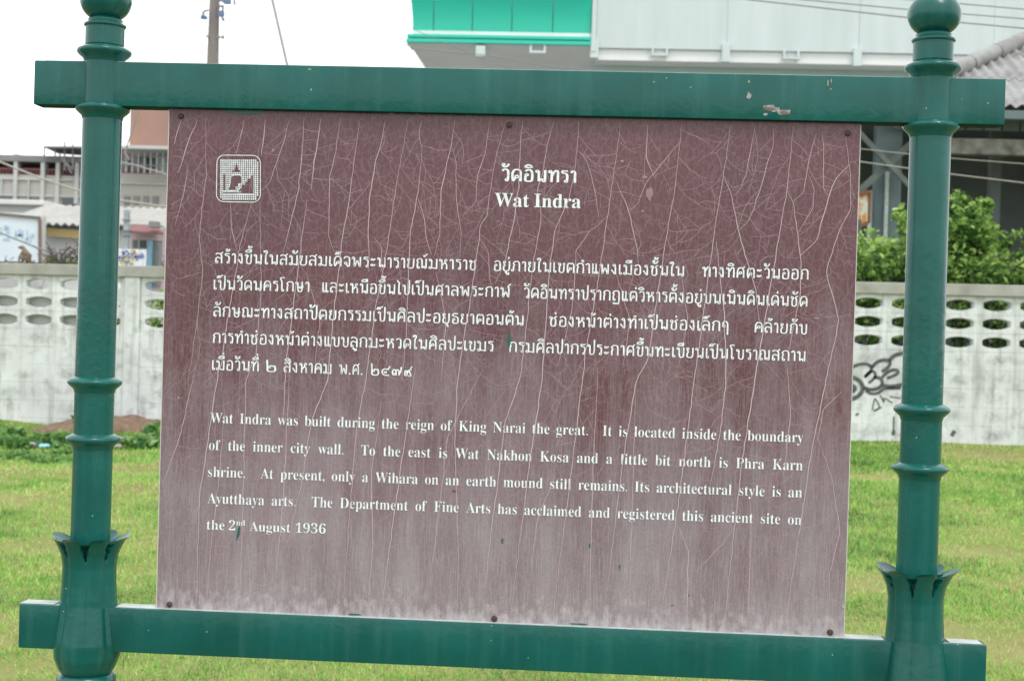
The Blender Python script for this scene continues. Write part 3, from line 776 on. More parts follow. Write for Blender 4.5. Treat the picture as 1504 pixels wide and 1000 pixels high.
def grow(p, ang, maxlen, curl, wob, parent):
    """a crack runs on until it meets another one"""
    pts = [p]; L_ = 0; a = ang; kp = random.gauss(0, curl)
    while L_ < maxlen:
        st = random.uniform(2.6, 5); a += kp + random.gauss(0, wob)
        q = (pts[-1][0]+st*math.cos(a), pts[-1][1]+st*math.sin(a))
        if not inside(*q): break
        c = OCC.get((int(q[0]/2.5), int(q[1]/2.5)))
        pts.append(q); L_ += st
        if c is not None and not (c == parent and L_ < 9): break
        if random.random() < .04: a += random.choice((-1, 1))*random.uniform(.4, .9)
    return pts
CM = MB(); STARTS = set()
import bisect
for gen, (nseed, mx_len, curl, wob, w0, w1, tgt) in enumerate(((1500, 95, .035, .09, .8, 1.15, CM), (5000, 55, .04, .13, .65, 1.0, CF), (14000, 24, .07, .2, .5, .75, CF))):
    new = []; cum = list(np.cumsum([max(0, len(l_)-2) for l_ in lines]))
    for _ in range(nseed):
        li = bisect.bisect(cum, random.random()*cum[-1]); ln = lines[min(li, len(lines)-1)]
        if len(ln) < 3: continue
        m = random.randrange(1, len(ln)-1); p = ln[m]; q = ln[m+1]
        if p[1] < 186: continue
        ci, cj = int(p[0]/2.5), int(p[1]/2.5); gap = (7, 4, 2)[gen]
        if any((ci+u_, cj+v_) in STARTS for u_ in range(-gap, gap+1) for v_ in range(-gap, gap+1)): continue
        base_a = math.atan2(q[1]-p[1], q[0]-p[0]); sd = random.choice((-1, 1))
        a = base_a + sd*random.choice((random.uniform(.35,.8), random.uniform(.8, 1.5)))
        if math.sin(a) < -.2 and random.random() < .6: a = -a
        par = OCC.get((int(p[0]/2.5), int(p[1]/2.5)))
        pts = grow(p, a, mx_len*random.uniform(.3, 1), curl, wob, par)
        if len(pts) < 3: continue
        STARTS.add((ci, cj)); ncr += 1; occupy(pts, ncr); new.append(pts)
        q2 = [pt(*z) for z in smooth_pts(pts, 1)]
        q2 = [(u_, min(v_, zt0-.0005)) for u_, v_ in q2]
        ribbon(tgt, q2, random.uniform(w0, w1)/1000, YP-.0001-gen*.00006-(ncr % 50)*1e-6)
    lines += new
CRACKM = mat('fine_crack', (.42,.315,.335), rough=.8, noise=.8, nscale=9, col2=(.17,.095,.11))
build(CM, 'fine_crack_network', CRACKM, panel, kind='stuff')
build(CR, 'crack_network', CRACK, panel, kind='stuff')
build(CF, 'hair_crack_network', CRACKF, panel, kind='stuff')

# ---- Thai stroke letters: o = loop (x, y, r); lists = pen strokes; first value = advance width
TH_ = {
 'ก': (66, [[(12,0),(12,52),(20,64),(7,76),(20,96),(38,100),(54,95),(60,78),(60,0)]], []),
 'ข': (60, [[(24,88),(26,76),(16,64),(16,2),(52,2),(52,100)]], [(15,86,9)]),
 'ค': (68, [[(11,0),(11,68),(20,95),(36,100),(53,95),(61,75),(61,0)], [(10,24),(18,42),(28,48)]], [(36,54,11)]),
 'ง': (50, [[(34,84),(38,66),(38,2),(32,2),(6,46)]], [(27,89,10)]),
 'จ': (58, [[(7,80),(16,98),(34,101),(49,90),(52,70),(52,2),(36,2),(28,24)]], [(22,34,10)]),
 'ช': (64, [[(24,88),(26,76),(16,64),(16,2),(52,2),(52,72),(40,82),(48,92),(62,102)]], [(15,86,9)]),
 'ด': (68, [[(14,2),(9,30),(9,70),(20,96),(36,100),(53,96),(61,75),(61,0)], [(14,0),(22,18),(30,30)]], [(37,39,11)]),
 'ต': (68, [[(14,2),(10,30),(10,70),(16,94),(27,99),(36,86),(45,99),(55,94),(61,75),(61,0)], [(14,0),(20,24),(27,34)]], [(34,42,10)]),
 'ถ': (66, [[(12,14),(12,52),(20,64),(7,76),(20,96),(38,100),(54,95),(60,78),(60,0)]], [(20,10,9)]),
 'ท': (68, [[(22,90),(23,78),(23,0)], [(23,50),(44,98),(56,99),(62,86),(62,0)]], [(13,88,9)]),
 'ธ': (60, [[(54,98),(22,100),(10,88),(14,74),(46,66),(54,52),(54,10),(46,2),(14,2),(13,32)]], [(20,40,8)]),
 'น': (70, [[(22,90),(23,78),(23,4)], [(23,6),(40,26),(50,20)], [(62,12),(62,100)]], [(13,88,9),(55,11,10)]),
 'บ': (64, [[(22,90),(23,78),(23,2),(58,2),(58,100)]], [(13,88,9)]),
 'ป': (64, [[(22,90),(23,78),(23,2),(58,2),(58,146)]], [(13,88,9)]),
 'พ': (80, [[(22,90),(22,2),(26,2),(45,74),(64,2),(70,2),(70,100)]], [(13,88,9)]),
 'ฬ': (86, [[(22,90),(22,2),(26,2),(45,66),(64,2),(70,2),(70,96),(60,112),(74,122),(86,134)]], [(13,88,9)]),
 'ภ': (70, [[(16,12),(17,52),(25,64),(12,76),(25,96),(42,100),(58,95),(64,78),(64,0)]], [(9,10,9)]),
 'ม': (74, [[(24,90),(26,78),(26,14)], [(24,8),(46,9),(66,2)], [(66,0),(66,100)]], [(14,88,9),(15,11,10)]),
 'ย': (64, [[(20,82),(10,72),(24,58),(11,46),(11,2),(57,2),(57,100)]], [(17,88,9)]),
 'ร': (48, [[(44,98),(26,96),(12,100),(9,80),(34,76),(42,60),(40,16)]], [(34,10,9)]),
 'ล': (64, [[(10,16),(10,46),(22,60),(38,56),(57,46)], [(8,88),(20,100),(44,98),(57,80),(57,0)]], [(18,11,9)]),
 'ว': (50, [[(7,84),(16,99),(34,99),(44,84),(43,16)]], [(36,10,9)]),
 'ศ': (70, [[(11,0),(11,68),(20,95),(36,100),(51,94),(60,75),(60,0)], [(11,22),(20,36),(28,40)], [(52,94),(70,112)]], [(35,48,10)]),
 'ส': (66, [[(10,16),(10,46),(22,60),(38,56),(57,46)], [(8,88),(20,100),(42,98),(57,80),(57,0)], [(50,94),(66,112)]], [(18,11,9)]),
 'ษ': (70, [[(22,90),(23,78),(23,2),(58,2),(58,100)], [(48,44),(72,54)]], [(13,88,9),(42,42,8)]),
 'ห': (70, [[(22,90),(23,78),(23,0)], [(23,34),(46,66),(50,80)], [(46,66),(58,54),(62,40),(62,0)]], [(13,88,9),(54,88,9)]),
 'อ': (62, [[(12,50),(11,6),(24,2),(44,2),(55,10),(55,74),(47,96),(28,101),(9,86)]], [(20,56,9)]),
 'ฎ': (68, [[(12,14),(12,52),(20,64),(7,76),(20,96),(38,100),(54,95),(60,78),(60,-20),(48,-34),(38,-22),(26,-34)]], [(20,10,9),(20,-26,7)]),
 'ณ': (90, [[(12,14),(12,52),(20,64),(7,76),(18,96),(32,100),(44,95),(50,78),(50,4)], [(50,6),(62,24),(70,20)], [(82,12),(82,100)]], [(20,10,9),(75,11,9)]),
 'ะ': (44, [[(20,70),(32,74),(38,88)], [(20,14),(32,18),(38,32)]], [(14,78,8),(14,22,8)]),
 'า': (38, [[(6,82),(14,99),(26,97),(31,80),(31,0)]], []),
 'เ': (28, [[(11,14),(11,100)]], [(19,10,9)]),
 'แ': (54, [[(11,14),(11,100)],[(37,14),(37,100)]], [(19,10,9),(45,10,9)]),
 'โ': (40, [[(18,14),(18,104),(4,128),(10,138),(40,138)]], [(26,10,9)]),
 'ใ': (38, [[(18,14),(18,98),(30,118),(26,138),(12,138)]], [(26,10,9),(9,128,7)]),
 'ไ': (34, [[(18,14),(18,100),(23,116),(12,124),(3,140)]], [(26,10,9)]),
 'ๆ': (54, [[(10,56),(10,84),(20,99),(36,96),(46,78),(46,-34)]], [(17,50,9)]),
 '๒': (72, [[(8,118),(12,60),(12,2),(60,2),(66,30),(58,64),(46,54),(36,64),(26,54)]], [(24,44,8)]),
 '๔': (72, [[(68,4),(24,4),(9,30),(16,62),(38,68),(58,60),(72,96)]], [(36,34,9)]),
 '๗': (84, [[(12,22),(10,48),(20,64),(34,60),(40,40),(40,4)], [(38,54),(52,66),(64,50),(64,6)], [(64,16),(78,48),(80,92)]], [(20,18,9)]),
 '๙': (72, [[(18,40),(12,16),(24,2),(34,20),(36,52),(48,64),(70,60),(56,72),(72,100)], [(44,62),(60,24),(66,4),(40,4)]], [(22,50,8)]),
 '.': (24, [], []),
}
MK = {
 'ั': [[(-34,126),(-28,116),(-16,113),(-4,122),(5,142)]], 'ิ': [[(-46,113),(-40,130),(-22,137),(-6,128),(0,113),(-46,113)]],
 '่': [[(-6,0),(-6,22)]], '้': [[(-16,8),(-26,0),(-8,2),(0,10),(6,24)]], '์': [[(-10,8),(-2,14),(8,30)]], 'ุ': [[(-8,-14),(-6,-38)]], 'ู': [[(-20,-16),(-18,-34),(-4,-34),(-4,-12)]],
 '็': [[(-44,112),(-38,126),(-30,114),(-20,124),(-14,114)], [(-44,118),(-34,136),(-16,132),(4,144)]],
}
MKO = {'ั': [(-29,134,8)], '้': [(-18,18,6)], '์': [(-14,6,6)], 'ุ': [(-14,-13,6)], 'ู': [(-25,-13,6)]}
UPV = set('ัิีึื็ำ')
def soft(pts, it=2, k=.2):
    for _ in range(it):
        q = [pts[0]]
        for a, b in zip(pts, pts[1:]):
            q += [(a[0]*(1-k)+b[0]*k, a[1]*(1-k)+b[1]*k), (a[0]*k+b[0]*(1-k), a[1]*k+b[1]*(1-k))]
        q.append(pts[-1]); pts = q
    return pts
def thai_layout(text, pen):
    """strokes of a Thai run in units, baseline at 0, letters 100 high; returns (strokes, loops, dots, width)"""
    S = []; O = []; D = []; x = 0; xo = 0; up = False
    for ch in text:
        if ch in TH_:
            w_, ss, oo = TH_[ch]
            S += [[(x+a, b) for a, b in s] for s in ss]; O += [(x+a, b, r) for a, b, r in oo]
            if ch == '.': D.append((x+12, 7))
            xo = x + w_ - 8 - (18 if ch in 'ปฬ' else 0); x += w_ + 11; up = False
        elif ch == ' ': x += 40
        elif ch == 'ำ':
            O.append((xo-4, 122, 8)); w_, ss, oo = TH_['า']; S += [[(x+a, b) for a, b in s] for s in ss]; x += w_+11; up = False
        else:
            key = ch
            if ch in 'ีึื': key = 'ิ'
            dy = 0
            if ch in '่้์': dy = 156 if up else 120
            elif ch in 'ัิีึื็': dy = 5
            S += [[(xo+a, b+dy) for a, b in s] for s in MK.get(key, [])]
            O += [(xo+a, b+dy, r) for a, b, r in MKO.get(key, [])]
            if ch == 'ี': S.append([(xo-2,114),(xo-2,146)])
            if ch == 'ื': S += [[(xo-1,114),(xo-1,146)], [(xo-14,128),(xo-14,146)]]
            if ch == 'ึ': O.append((xo-4,138,7))
            if ch in UPV: up = True
    return S, O, D, x-11
YL = YP-.0009
def thai_run(mb, text, a, b, hpx, pen=(15, 11.5)):
    S, O, D, wd = thai_layout(text, pen)
    A, B = Vector(pt(*a)), Vector(pt(*b)); ux = (B-A)/wd; up_ = Vector((-(B-A).y, (B-A).x)).normalized()*(hpx/598/100)
    def T(x, y):
        p = A+ux*x+up_*y; return (p.x, p.y)
    sx, sz = ux.length, up_.length; lay = 0
    for s in S:
        q = soft(s) if len(s) > 2 else s
        lay += 1; ribbon(mb, [T(*p) for p in q], (pen[0]*sx, pen[1]*sz), YL-.00003*(lay % 9))
    for (x, y, r) in O:
        ribbon(mb, [T(x+r*math.cos(t*math.pi/5), y+r*math.sin(t*math.pi/5)) for t in range(10)], (pen[0]*.72*sx, pen[1]*.8*sz), YL-.0003-.00003*(lay % 5), closed=True); lay += 1
    for (x, y) in D:
        c = [T(x+9*math.cos(t*math.pi/4), y+9*math.sin(t*math.pi/4)) for t in range(8)]
        bb = len(mb.v); mb.v += [(p[0], YL, p[1]) for p in c]; mb.f.append(tuple(range(bb, bb+8)))
thai_lines = [
 ([('วัดอินทรา',(736,265.8),(846,268.8))], 17.2, (15.5,12)),
 ([('สร้างขึ้นในสมัยสมเด็จพระนารายณ์มหาราช',(315.3,386.3),(700,396.7)), ('อยู่ภายในเขตกำแพงเมืองชั้นใน',(724.6,397.6),(1004.8,406)), ('ทางทิศตะวันออก',(1030.8,406.5),(1187.3,410.8))], 14.6, (12.2,10.2)),
 ([('เป็นวัดนครโกษา',(313,425.3),(454.5,428.9)), ('และเหนือขึ้นไปเป็นศาลพระกาฬ',(472.5,429.3),(750,436.8)), ('วัดอินทราปรากฎแต่วิหารตั้งอยู่บนเนินดินเด่นชัด',(768.6,437.5),(1185.8,450.4))], 14.6, (12.2,10.2)),
 ([('ลักษณะทางสถาปัตยกรรมเป็นศิลปะอยุธยาตอนต้น',(312.8,464.8),(769.2,478)), ('ช่องหน้าต่างทำเป็นช่องเล็กๆ',(806,479),(1070,486.6)), ('คล้ายกับ',(1107.3,488),(1185,490.8))], 14.6, (12.2,10.2)),
 ([('การทำช่องหน้าต่างแบบลูกมะหวดในศิลปะเขมร',(312,503.5),(724.6,516)), ('กรมศิลปากรประกาศขึ้นทะเบียนเป็นโบราณสถาน',(747,516.8),(1183,530.7))], 14.6, (12.2,10.2)),
 ([('เมื่อวันที่',(310.7,543),(380,545.3)), ('๒',(390,545.6),(406,546.2)), ('สิงหาคม',(416,546.5),(487,549)), ('พ.ศ.',(498,549.3),(533,550.4)), ('๒๔๗๙',(544,550.8),(605,552.8))], 14.6, (12.2,10.2)),
]
for runs, hp, pen in thai_lines:
    for (t, a, b) in runs:
        mb = MB(); thai_run(mb, t, a, b, hp, pen)
        me = bpy.data.meshes.new('lettering'); me.from_pydata(mb.v, [], mb.f); me.materials.append(LETTER)
        o = bpy.data.objects.new('lettering', me); COL.objects.link(o); o.parent = panel

# ---- English: bold roman letters laid word by word
def rb(s):
    o = ''
    for c in s:
        if 'A' <= c <= 'Z': o += chr(0x1D400+ord(c)-65)
        elif 'a' <= c <= 'z': o += chr(0x1D41A+ord(c)-97)
        elif '0' <= c <= '9': o += chr(0x1D7CE+ord(c)-48)
        else: o += c
    return o
_wc = {}
def word_mesh(s, off):
    if (s, off) in _wc: return _wc[(s, off)]
    c = bpy.data.curves.new('w', 'FONT'); c.body = rb(s); c.size = 1; c.resolution_u = 4; c.offset = off
    ob = bpy.data.objects.new('w', c); me = bpy.data.meshes.new_from_object(ob)
    vs = [tuple(v.co) for v in me.vertices]; fs = [tuple(p.vertices) for p in me.polygons]
    bpy.data.objects.remove(ob); bpy.data.curves.remove(c); bpy.data.meshes.remove(me)
    x0, x1 = min(v[0] for v in vs), max(v[0] for v in vs)
    _wc[(s, off)] = ([(v[0]-x0, v[1]) for v in vs], fs, x1-x0); return _wc[(s, off)]
CAPH = max(v[1] for v in word_mesh('H', 0)[0])
def put(mb, s, A, ux, uz, size, x, off, raise_=0):
    vs, fs, wd = word_mesh(s, off)
    b = len(mb.v)
    for (vx, vy) in vs:
        p = A + ux*(x+vx*size) + uz*(vy*size+raise_); mb.v.append((p.x, YL, p.y))
    mb.f += [tuple(b+i for i in f) for f in fs]; return wd*size
def letter_obj(mb):
    me = bpy.data.meshes.new('lettering'); me.from_pydata(mb.v, [], mb.f); me.materials.append(LETTER)
    o = bpy.data.objects.new('lettering', me); COL.objects.link(o); o.parent = panel
def english(text, a, b, cap_px, off=-.009, k=.87):
    A, B = Vector(pt(*a)), Vector(pt(*b)); full = (B-A).length; ux = (B-A).normalized(); uz = Vector((-ux.y, ux.x))
    size = cap_px/598/CAPH
    ws = text.split(' ')
    # empty strings mark the wide gap after a full stop
    words = [q for q in ws if q]; gaps = []; g = 0
    for q in ws[1:]:
        g += 1
        if q: gaps.append(1 if g == 1 else 2.15); g = 0
    tot = sum(word_mesh(q, off)[2] for q in words)*size*k
    sp = (full-tot)/max(1e-6, sum(gaps)) if gaps else 0
    x = 0
    for i, q in enumerate(words):
        mb = MB(); vs, fs, wd = word_mesh(q, off); b_ = 0
        for (vx, vy) in vs:
            p = A + ux*(x+vx*size*k) + uz*(vy*size); mb.v.append((p.x, YL, p.y))
        mb.f += [tuple(b_+j for j in f) for f in fs]
        x += wd*size*k + (sp*gaps[i] if i < len(gaps) else 0)
        letter_obj(mb)
english('Wat Indra', (726.5,303.2), (852.8,305.9), 19.6, off=0, k=.98)
english('Wat Indra was built during the reign of King Narai the great.  It is located inside the boundary', (308.7,620.6), (1179.6,649.6), 15.3)
english('of the inner city wall.  To the east is Wat Nakhon Kosa and a little bit north is Phra Karn', (307,660.6), (1178.8,690.6), 15.3)
english('shrine.  At present, only a Wihara on an earth mound still remains. Its architectural style is an', (305.6,699.6), (1177.8,730.4), 15.3)
english('Ayutthaya arts.  The Department of Fine Arts has acclaimed and registered this ancient site on', (304.8,738.6), (1177,770.6), 15.3)
A = Vector(pt(303.5,777)); B = Vector(pt(477,783.3)); ux = (B-A).normalized(); uz = Vector((-ux.y, ux.x)); sz = 15.3/598/CAPH
for s, x_, k_, rz_ in (('the',0,1,0),('2',33.5,1,0),('nd',44.5,.6,7.5),('August',64.5,.97,0),('1936',133.5,1,0)):
    mb = MB(); put(mb, s, A, ux, uz, sz*k_*(.93), x_/598, -.009, rz_/598); letter_obj(mb)

# ---- emblem: rounded frame, dotted ground, stupa and steps
EM = MB()
def epx(u, v): return pt(240+u/4.547, 160+v/4.547)      # points read off the 4.5x enlargement
rr = []
for (cx, cy, q0) in ((598,362,0),(598,574,90),(405,571,180),(408,360,270)):
    for k in range(6):
        q = math.radians(q0-90+k*18); rr.append((cx+(50)*math.cos(q), cy+50*math.sin(q)))
ribbon(EM, [epx(*p) for p in rr], .0018, YL, closed=True)
spire = [(488,345),(495,385),(499,410),(516,414),(516,426),(460,426),(460,414),(477,410),(481,385)]
dome = [(432,545),(447,500),(450,455),(470,443),(515,443),(526,460),(524,500),(502,500),(502,522),(484,522),(484,545)]
steps = [(500,568),(500,545),(520,525),(520,505),(545,505),(545,485),(560,485),(560,465),(580,465),(580,443),(605,443),(605,568)]
lefts = [(400,440),(413,440),(413,545),(400,545)]
base_ = [(398,553),(520,553),(520,566),(398,566)]
POLYS = [spire, dome, steps, lefts, base_]
def inpoly(x, y, P):
    c = False
    for (x1,y1),(x2,y2) in zip(P, P[1:]+P[:1]):
        if (y1 > y) != (y2 > y) and x < (x2-x1)*(y-y1)/(y2-y1)+x1: c = not c
    return c
PT_ = 13.6; u = 378
while u < 628:
    v = 338
    while v < 600:
        cx, cy = u+PT_/2, v+PT_/2
        corner = (min(abs(cx-375), abs(cx-630))+min(abs(cy-335), abs(cy-600))) < 14
        if not corner:
            h = PT_*.115
            for su in (-1, 0, 1):
                for sv in (-1, 0, 1):
                    c_, d_ = cx+su*2*h, cy+sv*2*h
                    if any(inpoly(c_, d_, P) for P in POLYS): continue
                    b = len(EM.v)
                    EM.v += [(epx(c_+a, d_+c)[0], YL, epx(c_+a, d_+c)[1]) for a, c in ((-h,h),(h,h),(h,-h),(-h,-h))]; EM.f.append((b,b+1,b+2,b+3))
        v += PT_
    u += PT_
for P in (dome, base_, steps):
    ribbon(EM, [epx(*p) for p in P], .0014, YL-.0001, closed=True)
ribbon(EM, [epx(395,574), epx(612,574)], .0013, YL-.0002)
me = bpy.data.meshes.new('emblem'); me.from_pydata(EM.v, [], EM.f); me.materials.append(LETTER)
o = bpy.data.objects.new('emblem', me); COL.objects.link(o); o.parent = panel

# ---- runs of green paint, chips and scars
def splat(px, py, wpx, hpx, mat_, name, parent, Y, seed=0, lean=0):
    r_ = random.Random(seed); n = 14; vs = []
    c = at(px, py, Y); s = 1/598
    for k in range(n):
        q = 2*math.pi*k/n; f = r_.uniform(.65, 1.15)
        vs.append((c.x+wpx/2*s*math.cos(q)*f+lean*s*math.sin(q)*hpx/2, Y, c.z+hpx/2*s*math.sin(q)*f))
    me = bpy.data.meshes.new(name); me.from_pydata(vs, [], [tuple(range(n))]); me.materials.append(mat_)
    o = bpy.data.objects.new(name, me); COL.objects.link(o); o.parent = parent
for k, a_ in enumerate([(350,782,4,24,.15),(738,794,3,9,0),(866,801,2.5,9,0),(910,832,2,9,0),(748,500,6,26,0),(365,164,56,9,0),(340,163,30,7,0),(520,902,26,2.5,0),(1040,931,22,2.5,0),(850,916,30,2.5,0),(1012,874,2,3,0),(987,889,2.4,2.4,0)]):
    splat(a_[0], a_[1], a_[2], a_[3], DRIP, 'paint_drip', panel, YL-.0004-k*.00003, k, a_[4])
TEAL = mat('scraped_brown_mark', (.12,.06,.05), rough=.7)
splat(747,486,5,14,TEAL,'scrape',panel,YL-.0005,3); splat(668,721,9,3,TEAL,'scrape',panel,YL-.0005,5,-1.2)
for k, a_ in enumerate([(954,285,13,26),(914,237,7,5),(947,260,9,6),(401,221,5,8),(575,166.5,13,3),(590,167,4,2.5),(612,167.5,6,2.5),(578,269,3,3),(617,332,3,3),(731,325,3,3),(944,310,3,3),(498,284,4,2.5),(1200,467,14,4),(360,585,3,3),(262,584,3,3),(1239,889,5,16)]):
    splat(a_[0], a_[1], a_[2]*.8, a_[3]*.8, CRACKF if k in (0,1,2,3,12) else CHIP, 'paint_scar', panel, YL-.0003, 20+k)
for k, a_ in enumerate([(1100,141,9,14),(1100,120,5,6),(1132,161,24,9),(1152,166,16,7),(1124,168,10,5),(1216,122,3,16),(1221,120,2.5,14),(1220,131,4,3),(457,132,3,5),(455,102,8,3)]):
    splat(a_[0], a_[1], a_[2]*.8, a_[3]*.8, CHIP if k not in (2,3) else RUSTC, 'paint_chip', sign, RY0-.0006-(.0003 if k in (2,3) else 0), 40+k)
splat(1132,160,30,10,CHIP,'paint_chip',sign,RY0-.0005,71); splat(1152,165,21,8,CHIP,'paint_chip',sign,RY0-.0004,72)

# ================================================================== BACKGROUND, RIGHT: open timber shed with fibre cement roof
TILE = mat('weathered_fibre_cement', (.36,.36,.36), rough=.9, noise=.6, nscale=3, col2=(.15,.15,.145), bump=.4, detail=9)
DARK = mat('dark_shed_boards', (.11,.135,.14), rough=.6, noise=.5, nscale=2, col2=(.08,.10,.105))
TIMB = mat('old_grey_green_timber', (.13,.16,.145), rough=.9, noise=.6, nscale=5, col2=(.07,.085,.075))
CONC = mat('stained_concrete_beam', (.27,.27,.24), rough=.9, noise=.45, nscale=6, col2=(.09,.09,.08))
ZINC = mat('bluish_grey_sheet', (.12,.17,.18), rough=.6, noise=.5, nscale=3, col2=(.08,.12,.125))
EY = 18.0
eL = at(1306, 150, EY); eR = at(1600, 160, EY); ez = at(1450, 156, EY).z
shed = thing('open_shed', (eL.x, EY, 0), 'dark open sided shed with grey corrugated roof at the right edge', 'shed')
PT = math.radians(29); SHW, SHL = 1.06, 1.22       # one sheet
NC = 6
def sheet(ix, iy):
    mb = MB(); nxs = NC*8; ov = .10
    for j in range(2):
        for i in range(nxs+1):
            u = i/nxs*(SHW+.04); s_ = iy*(SHL-ov*0)+j*(SHL+ov)
            h = .028*math.cos(2*math.pi*u/(SHW/NC)) + .014*(1-j)
            x = eL.x+ix*SHW+u; y = EY+s_*math.cos(PT)-h*math.sin(PT); z = ez+s_*math.sin(PT)+h*math.cos(PT)
            mb.v.append((x, y, z))
    b2 = len(mb.v)
    mb.v += [(x, y+.004, z-.009) for x, y, z in mb.v]
    n = nxs+1
    for i in range(nxs):
        mb.f += [(i, i+1, n+i+1, n+i), (b2+i+1, b2+i, b2+n+i, b2+n+i+1), (i, b2+i, b2+i+1, i+1), (n+i+1, b2+n+i+1, b2+n+i, n+i)]
    # trim along the hip
    bm = bmesh.new(); vv = [bm.verts.new(v) for v in mb.v]
    for f in mb.f: bm.faces.new([vv[i] for i in f])
    co = Vector((eL.x, EY, ez)); no = Vector((1, -1, 0)).normalized()
    bmesh.ops.bisect_plane(bm, geom=bm.verts[:]+bm.edges[:]+bm.faces[:], plane_co=co, plane_no=no, clear_inner=True)
    if len(bm.faces) == 0: bm.free(); return
    bm.verts.index_update()
    vs = [tuple(v.co) for v in bm.verts]; fs = [tuple(v.index for v in f.verts) for f in bm.faces]; bm.free()
    link_mesh('roof_sheet', vs, fs, TILE, shed, smooth=50)
for iy in range(5):
    for ix in range(0, 7): sheet(ix, iy)
# hip capping: half round tiles stepping up the hip
for k in range(9):
    t0, t1 = k*.55-.1, (k+1)*.55+.0
    a = Vector((eL.x+t0, EY+t0, ez+math.tan(PT)*t0+.06)); b = Vector((eL.x+t1, EY+t1, ez+math.tan(PT)*t1+.075))
    build(MB().tube([a, b], [.14, .12], 10), 'hip_tile', TILE, shed, smooth=50)
# body
xs0 = eL.x+.15; xs1 = eL.x+7.2
box_obj('back_wall', xs0-.1, xs1, EY+4.5, EY+4.6, 0, ez+1.2, DARK, shed)
box_obj('side_wall', xs1, xs1+.1, EY+.4, EY+4.6, 0, ez, DARK, shed)
box_obj('ceiling', xs0-2.6, xs1, EY+.35, EY+4.5, ez+.12, ez+.18, DARK, shed)
x0, x1, z0, z1 = rect(1340, 206, 1620, 229, EY+.4)
box_obj('beam', at(1348,216,EY+.3).x, xs1, EY+.30, EY+.52, z0, z1, CONC, shed, bevel=.01)
x0, x1, z0, z1 = rect(1340, 158, 1620, 172, EY)
box_obj('gutter', xs0-.1, xs1, EY-.08, EY+.06, ez-.20, ez-.07, ZINC, shed, bevel=.015)
for k in range(26):
    xx = xs0+k*.27
    box_obj('slat', xx, xx+.235, EY+.34, EY+.37, z1-.30, ez-.07, TIMB if k % 5 else DARK, shed)
x0, x1, z0, z1 = rect(1284, 252, 1322, 420, EY+.6); box_obj('column', x0, x1, EY+.6, EY+.9, 0, ez-.1, ZINC, shed, bevel=.02)
x0, x1, z0, z1 = rect(1299, 252, 1304, 420, EY+.5); box_obj('downpipe', x0, x1, EY+.52, EY+.58, 0, z1, PALEGREY, shed)
x0, x1, z0, z1 = rect(1274, 280, 1279, 420, EY+.5); box_obj('downpipe', x0, x1, EY+.5, EY+.55, 0, z1, PALEGREY, shed)
x0, x1, z0, z1 = rect(1470, 200, 1486, 420, EY+.6); box_obj('column', x0+.1, x1+.1, EY+1.6, EY+1.8, 0, ez-.1, DARK, shed)
br = [((1255,188),(1338,275),TIMB,.075),((1250,292),(1345,205),TIMB,.10)]
for k, (a, b, m_, w_) in enumerate(br):
    build(MB().bar(at(*a, EY+.2+k*.1), at(*b, EY+.2+k*.1), w_, .07), 'brace', m_, shed)
# left lean-to part that fills the gap beside the panel
box_obj('end_wall', xs0-2.6, xs0-.1, EY+2.4, EY+2.5, 0, ez-.1, ZINC if False else DARK, shed)
# notice hanging beside the shed
x0, x1, z0, z1 = rect(1247, 284, 1276, 336, EY-.3)
nb = thing('notice_board', ((x0+x1)/2, EY-.3, 0), 'small orange and pale notice board in a brown frame just right of the maroon panel', 'notice board')
PAPER = mat('faded_orange_and_pale_print', (.55,.58,.48), rough=.6, noise=.08, nscale=7, col2=(.55,.25,.07), detail=2)
BROWN = mat('brown_varnished_frame', (.16,.07,.035), rough=.5)
build(MB().add([(x0,EY-.75,z0-.05),(x1,EY-.3,z0+.10),(x1,EY-.3,z1+.02),(x0,EY-.75,z1-.06),(x0,EY-.72,z0-.05),(x1,EY-.27,z0+.10),(x1,EY-.27,z1+.02),(x0,EY-.72,z1-.06)],
      [(0,1,2,3),(7,6,5,4),(0,4,5,1),(1,5,6,2),(2,6,7,3),(3,7,4,0)]), 'board', PAPER, nb)
fr = MB(); cs = [Vector((x0,EY-.76,z0-.05)),Vector((x1,EY-.31,z0+.10)),Vector((x1,EY-.31,z1+.02)),Vector((x0,EY-.76,z1-.06))]
for a, b in zip(cs, cs[1:]+cs[:1]): fr.bar(a, b, .05, .05)
build(fr, 'frame', BROWN, nb)
box_obj('post', x0+.05, x0+.11, EY-.72, EY-.66, 0, z0+.1, TIMB, nb)

# ================================================================== BACKGROUND, CENTRE: station canopy, green coved fascia and white fascia
CY = 34.0
AQUA = mat('bright_green_cladding', (.012,.50,.35), rough=.35, noise=.5, nscale=1, col2=(.02,.42,.32), stretch=(.3,1,3))
AQUAD = mat('green_trim', (.015,.50,.37), rough=.35)
WPAN = mat('white_fascia_panel', (.54,.61,.61), rough=.5, noise=.5, nscale=1, col2=(.46,.53,.525), stretch=(2.2,1,.25), detail=9)
SOFF = mat('grey_soffit', (.74,.76,.75), rough=.8, noise=.5, nscale=.6, col2=(.62,.64,.635))
JOINT = mat('joint_seal', (.30,.45,.42), rough=.7)
can = thing('canopy', (at(760,60,CY).x, CY, 0), 'large raised canopy with bright green coved fascia at left and white panels at right', 'canopy')
gx1 = at(869, 40, CY).x; gzb = at(735, 47.5, CY).z; gzt = gzb+2.1
gx0 = at(606, 46, CY).x
def off_(t): return .75*t*t + .0                         # the cove leans out towards its top
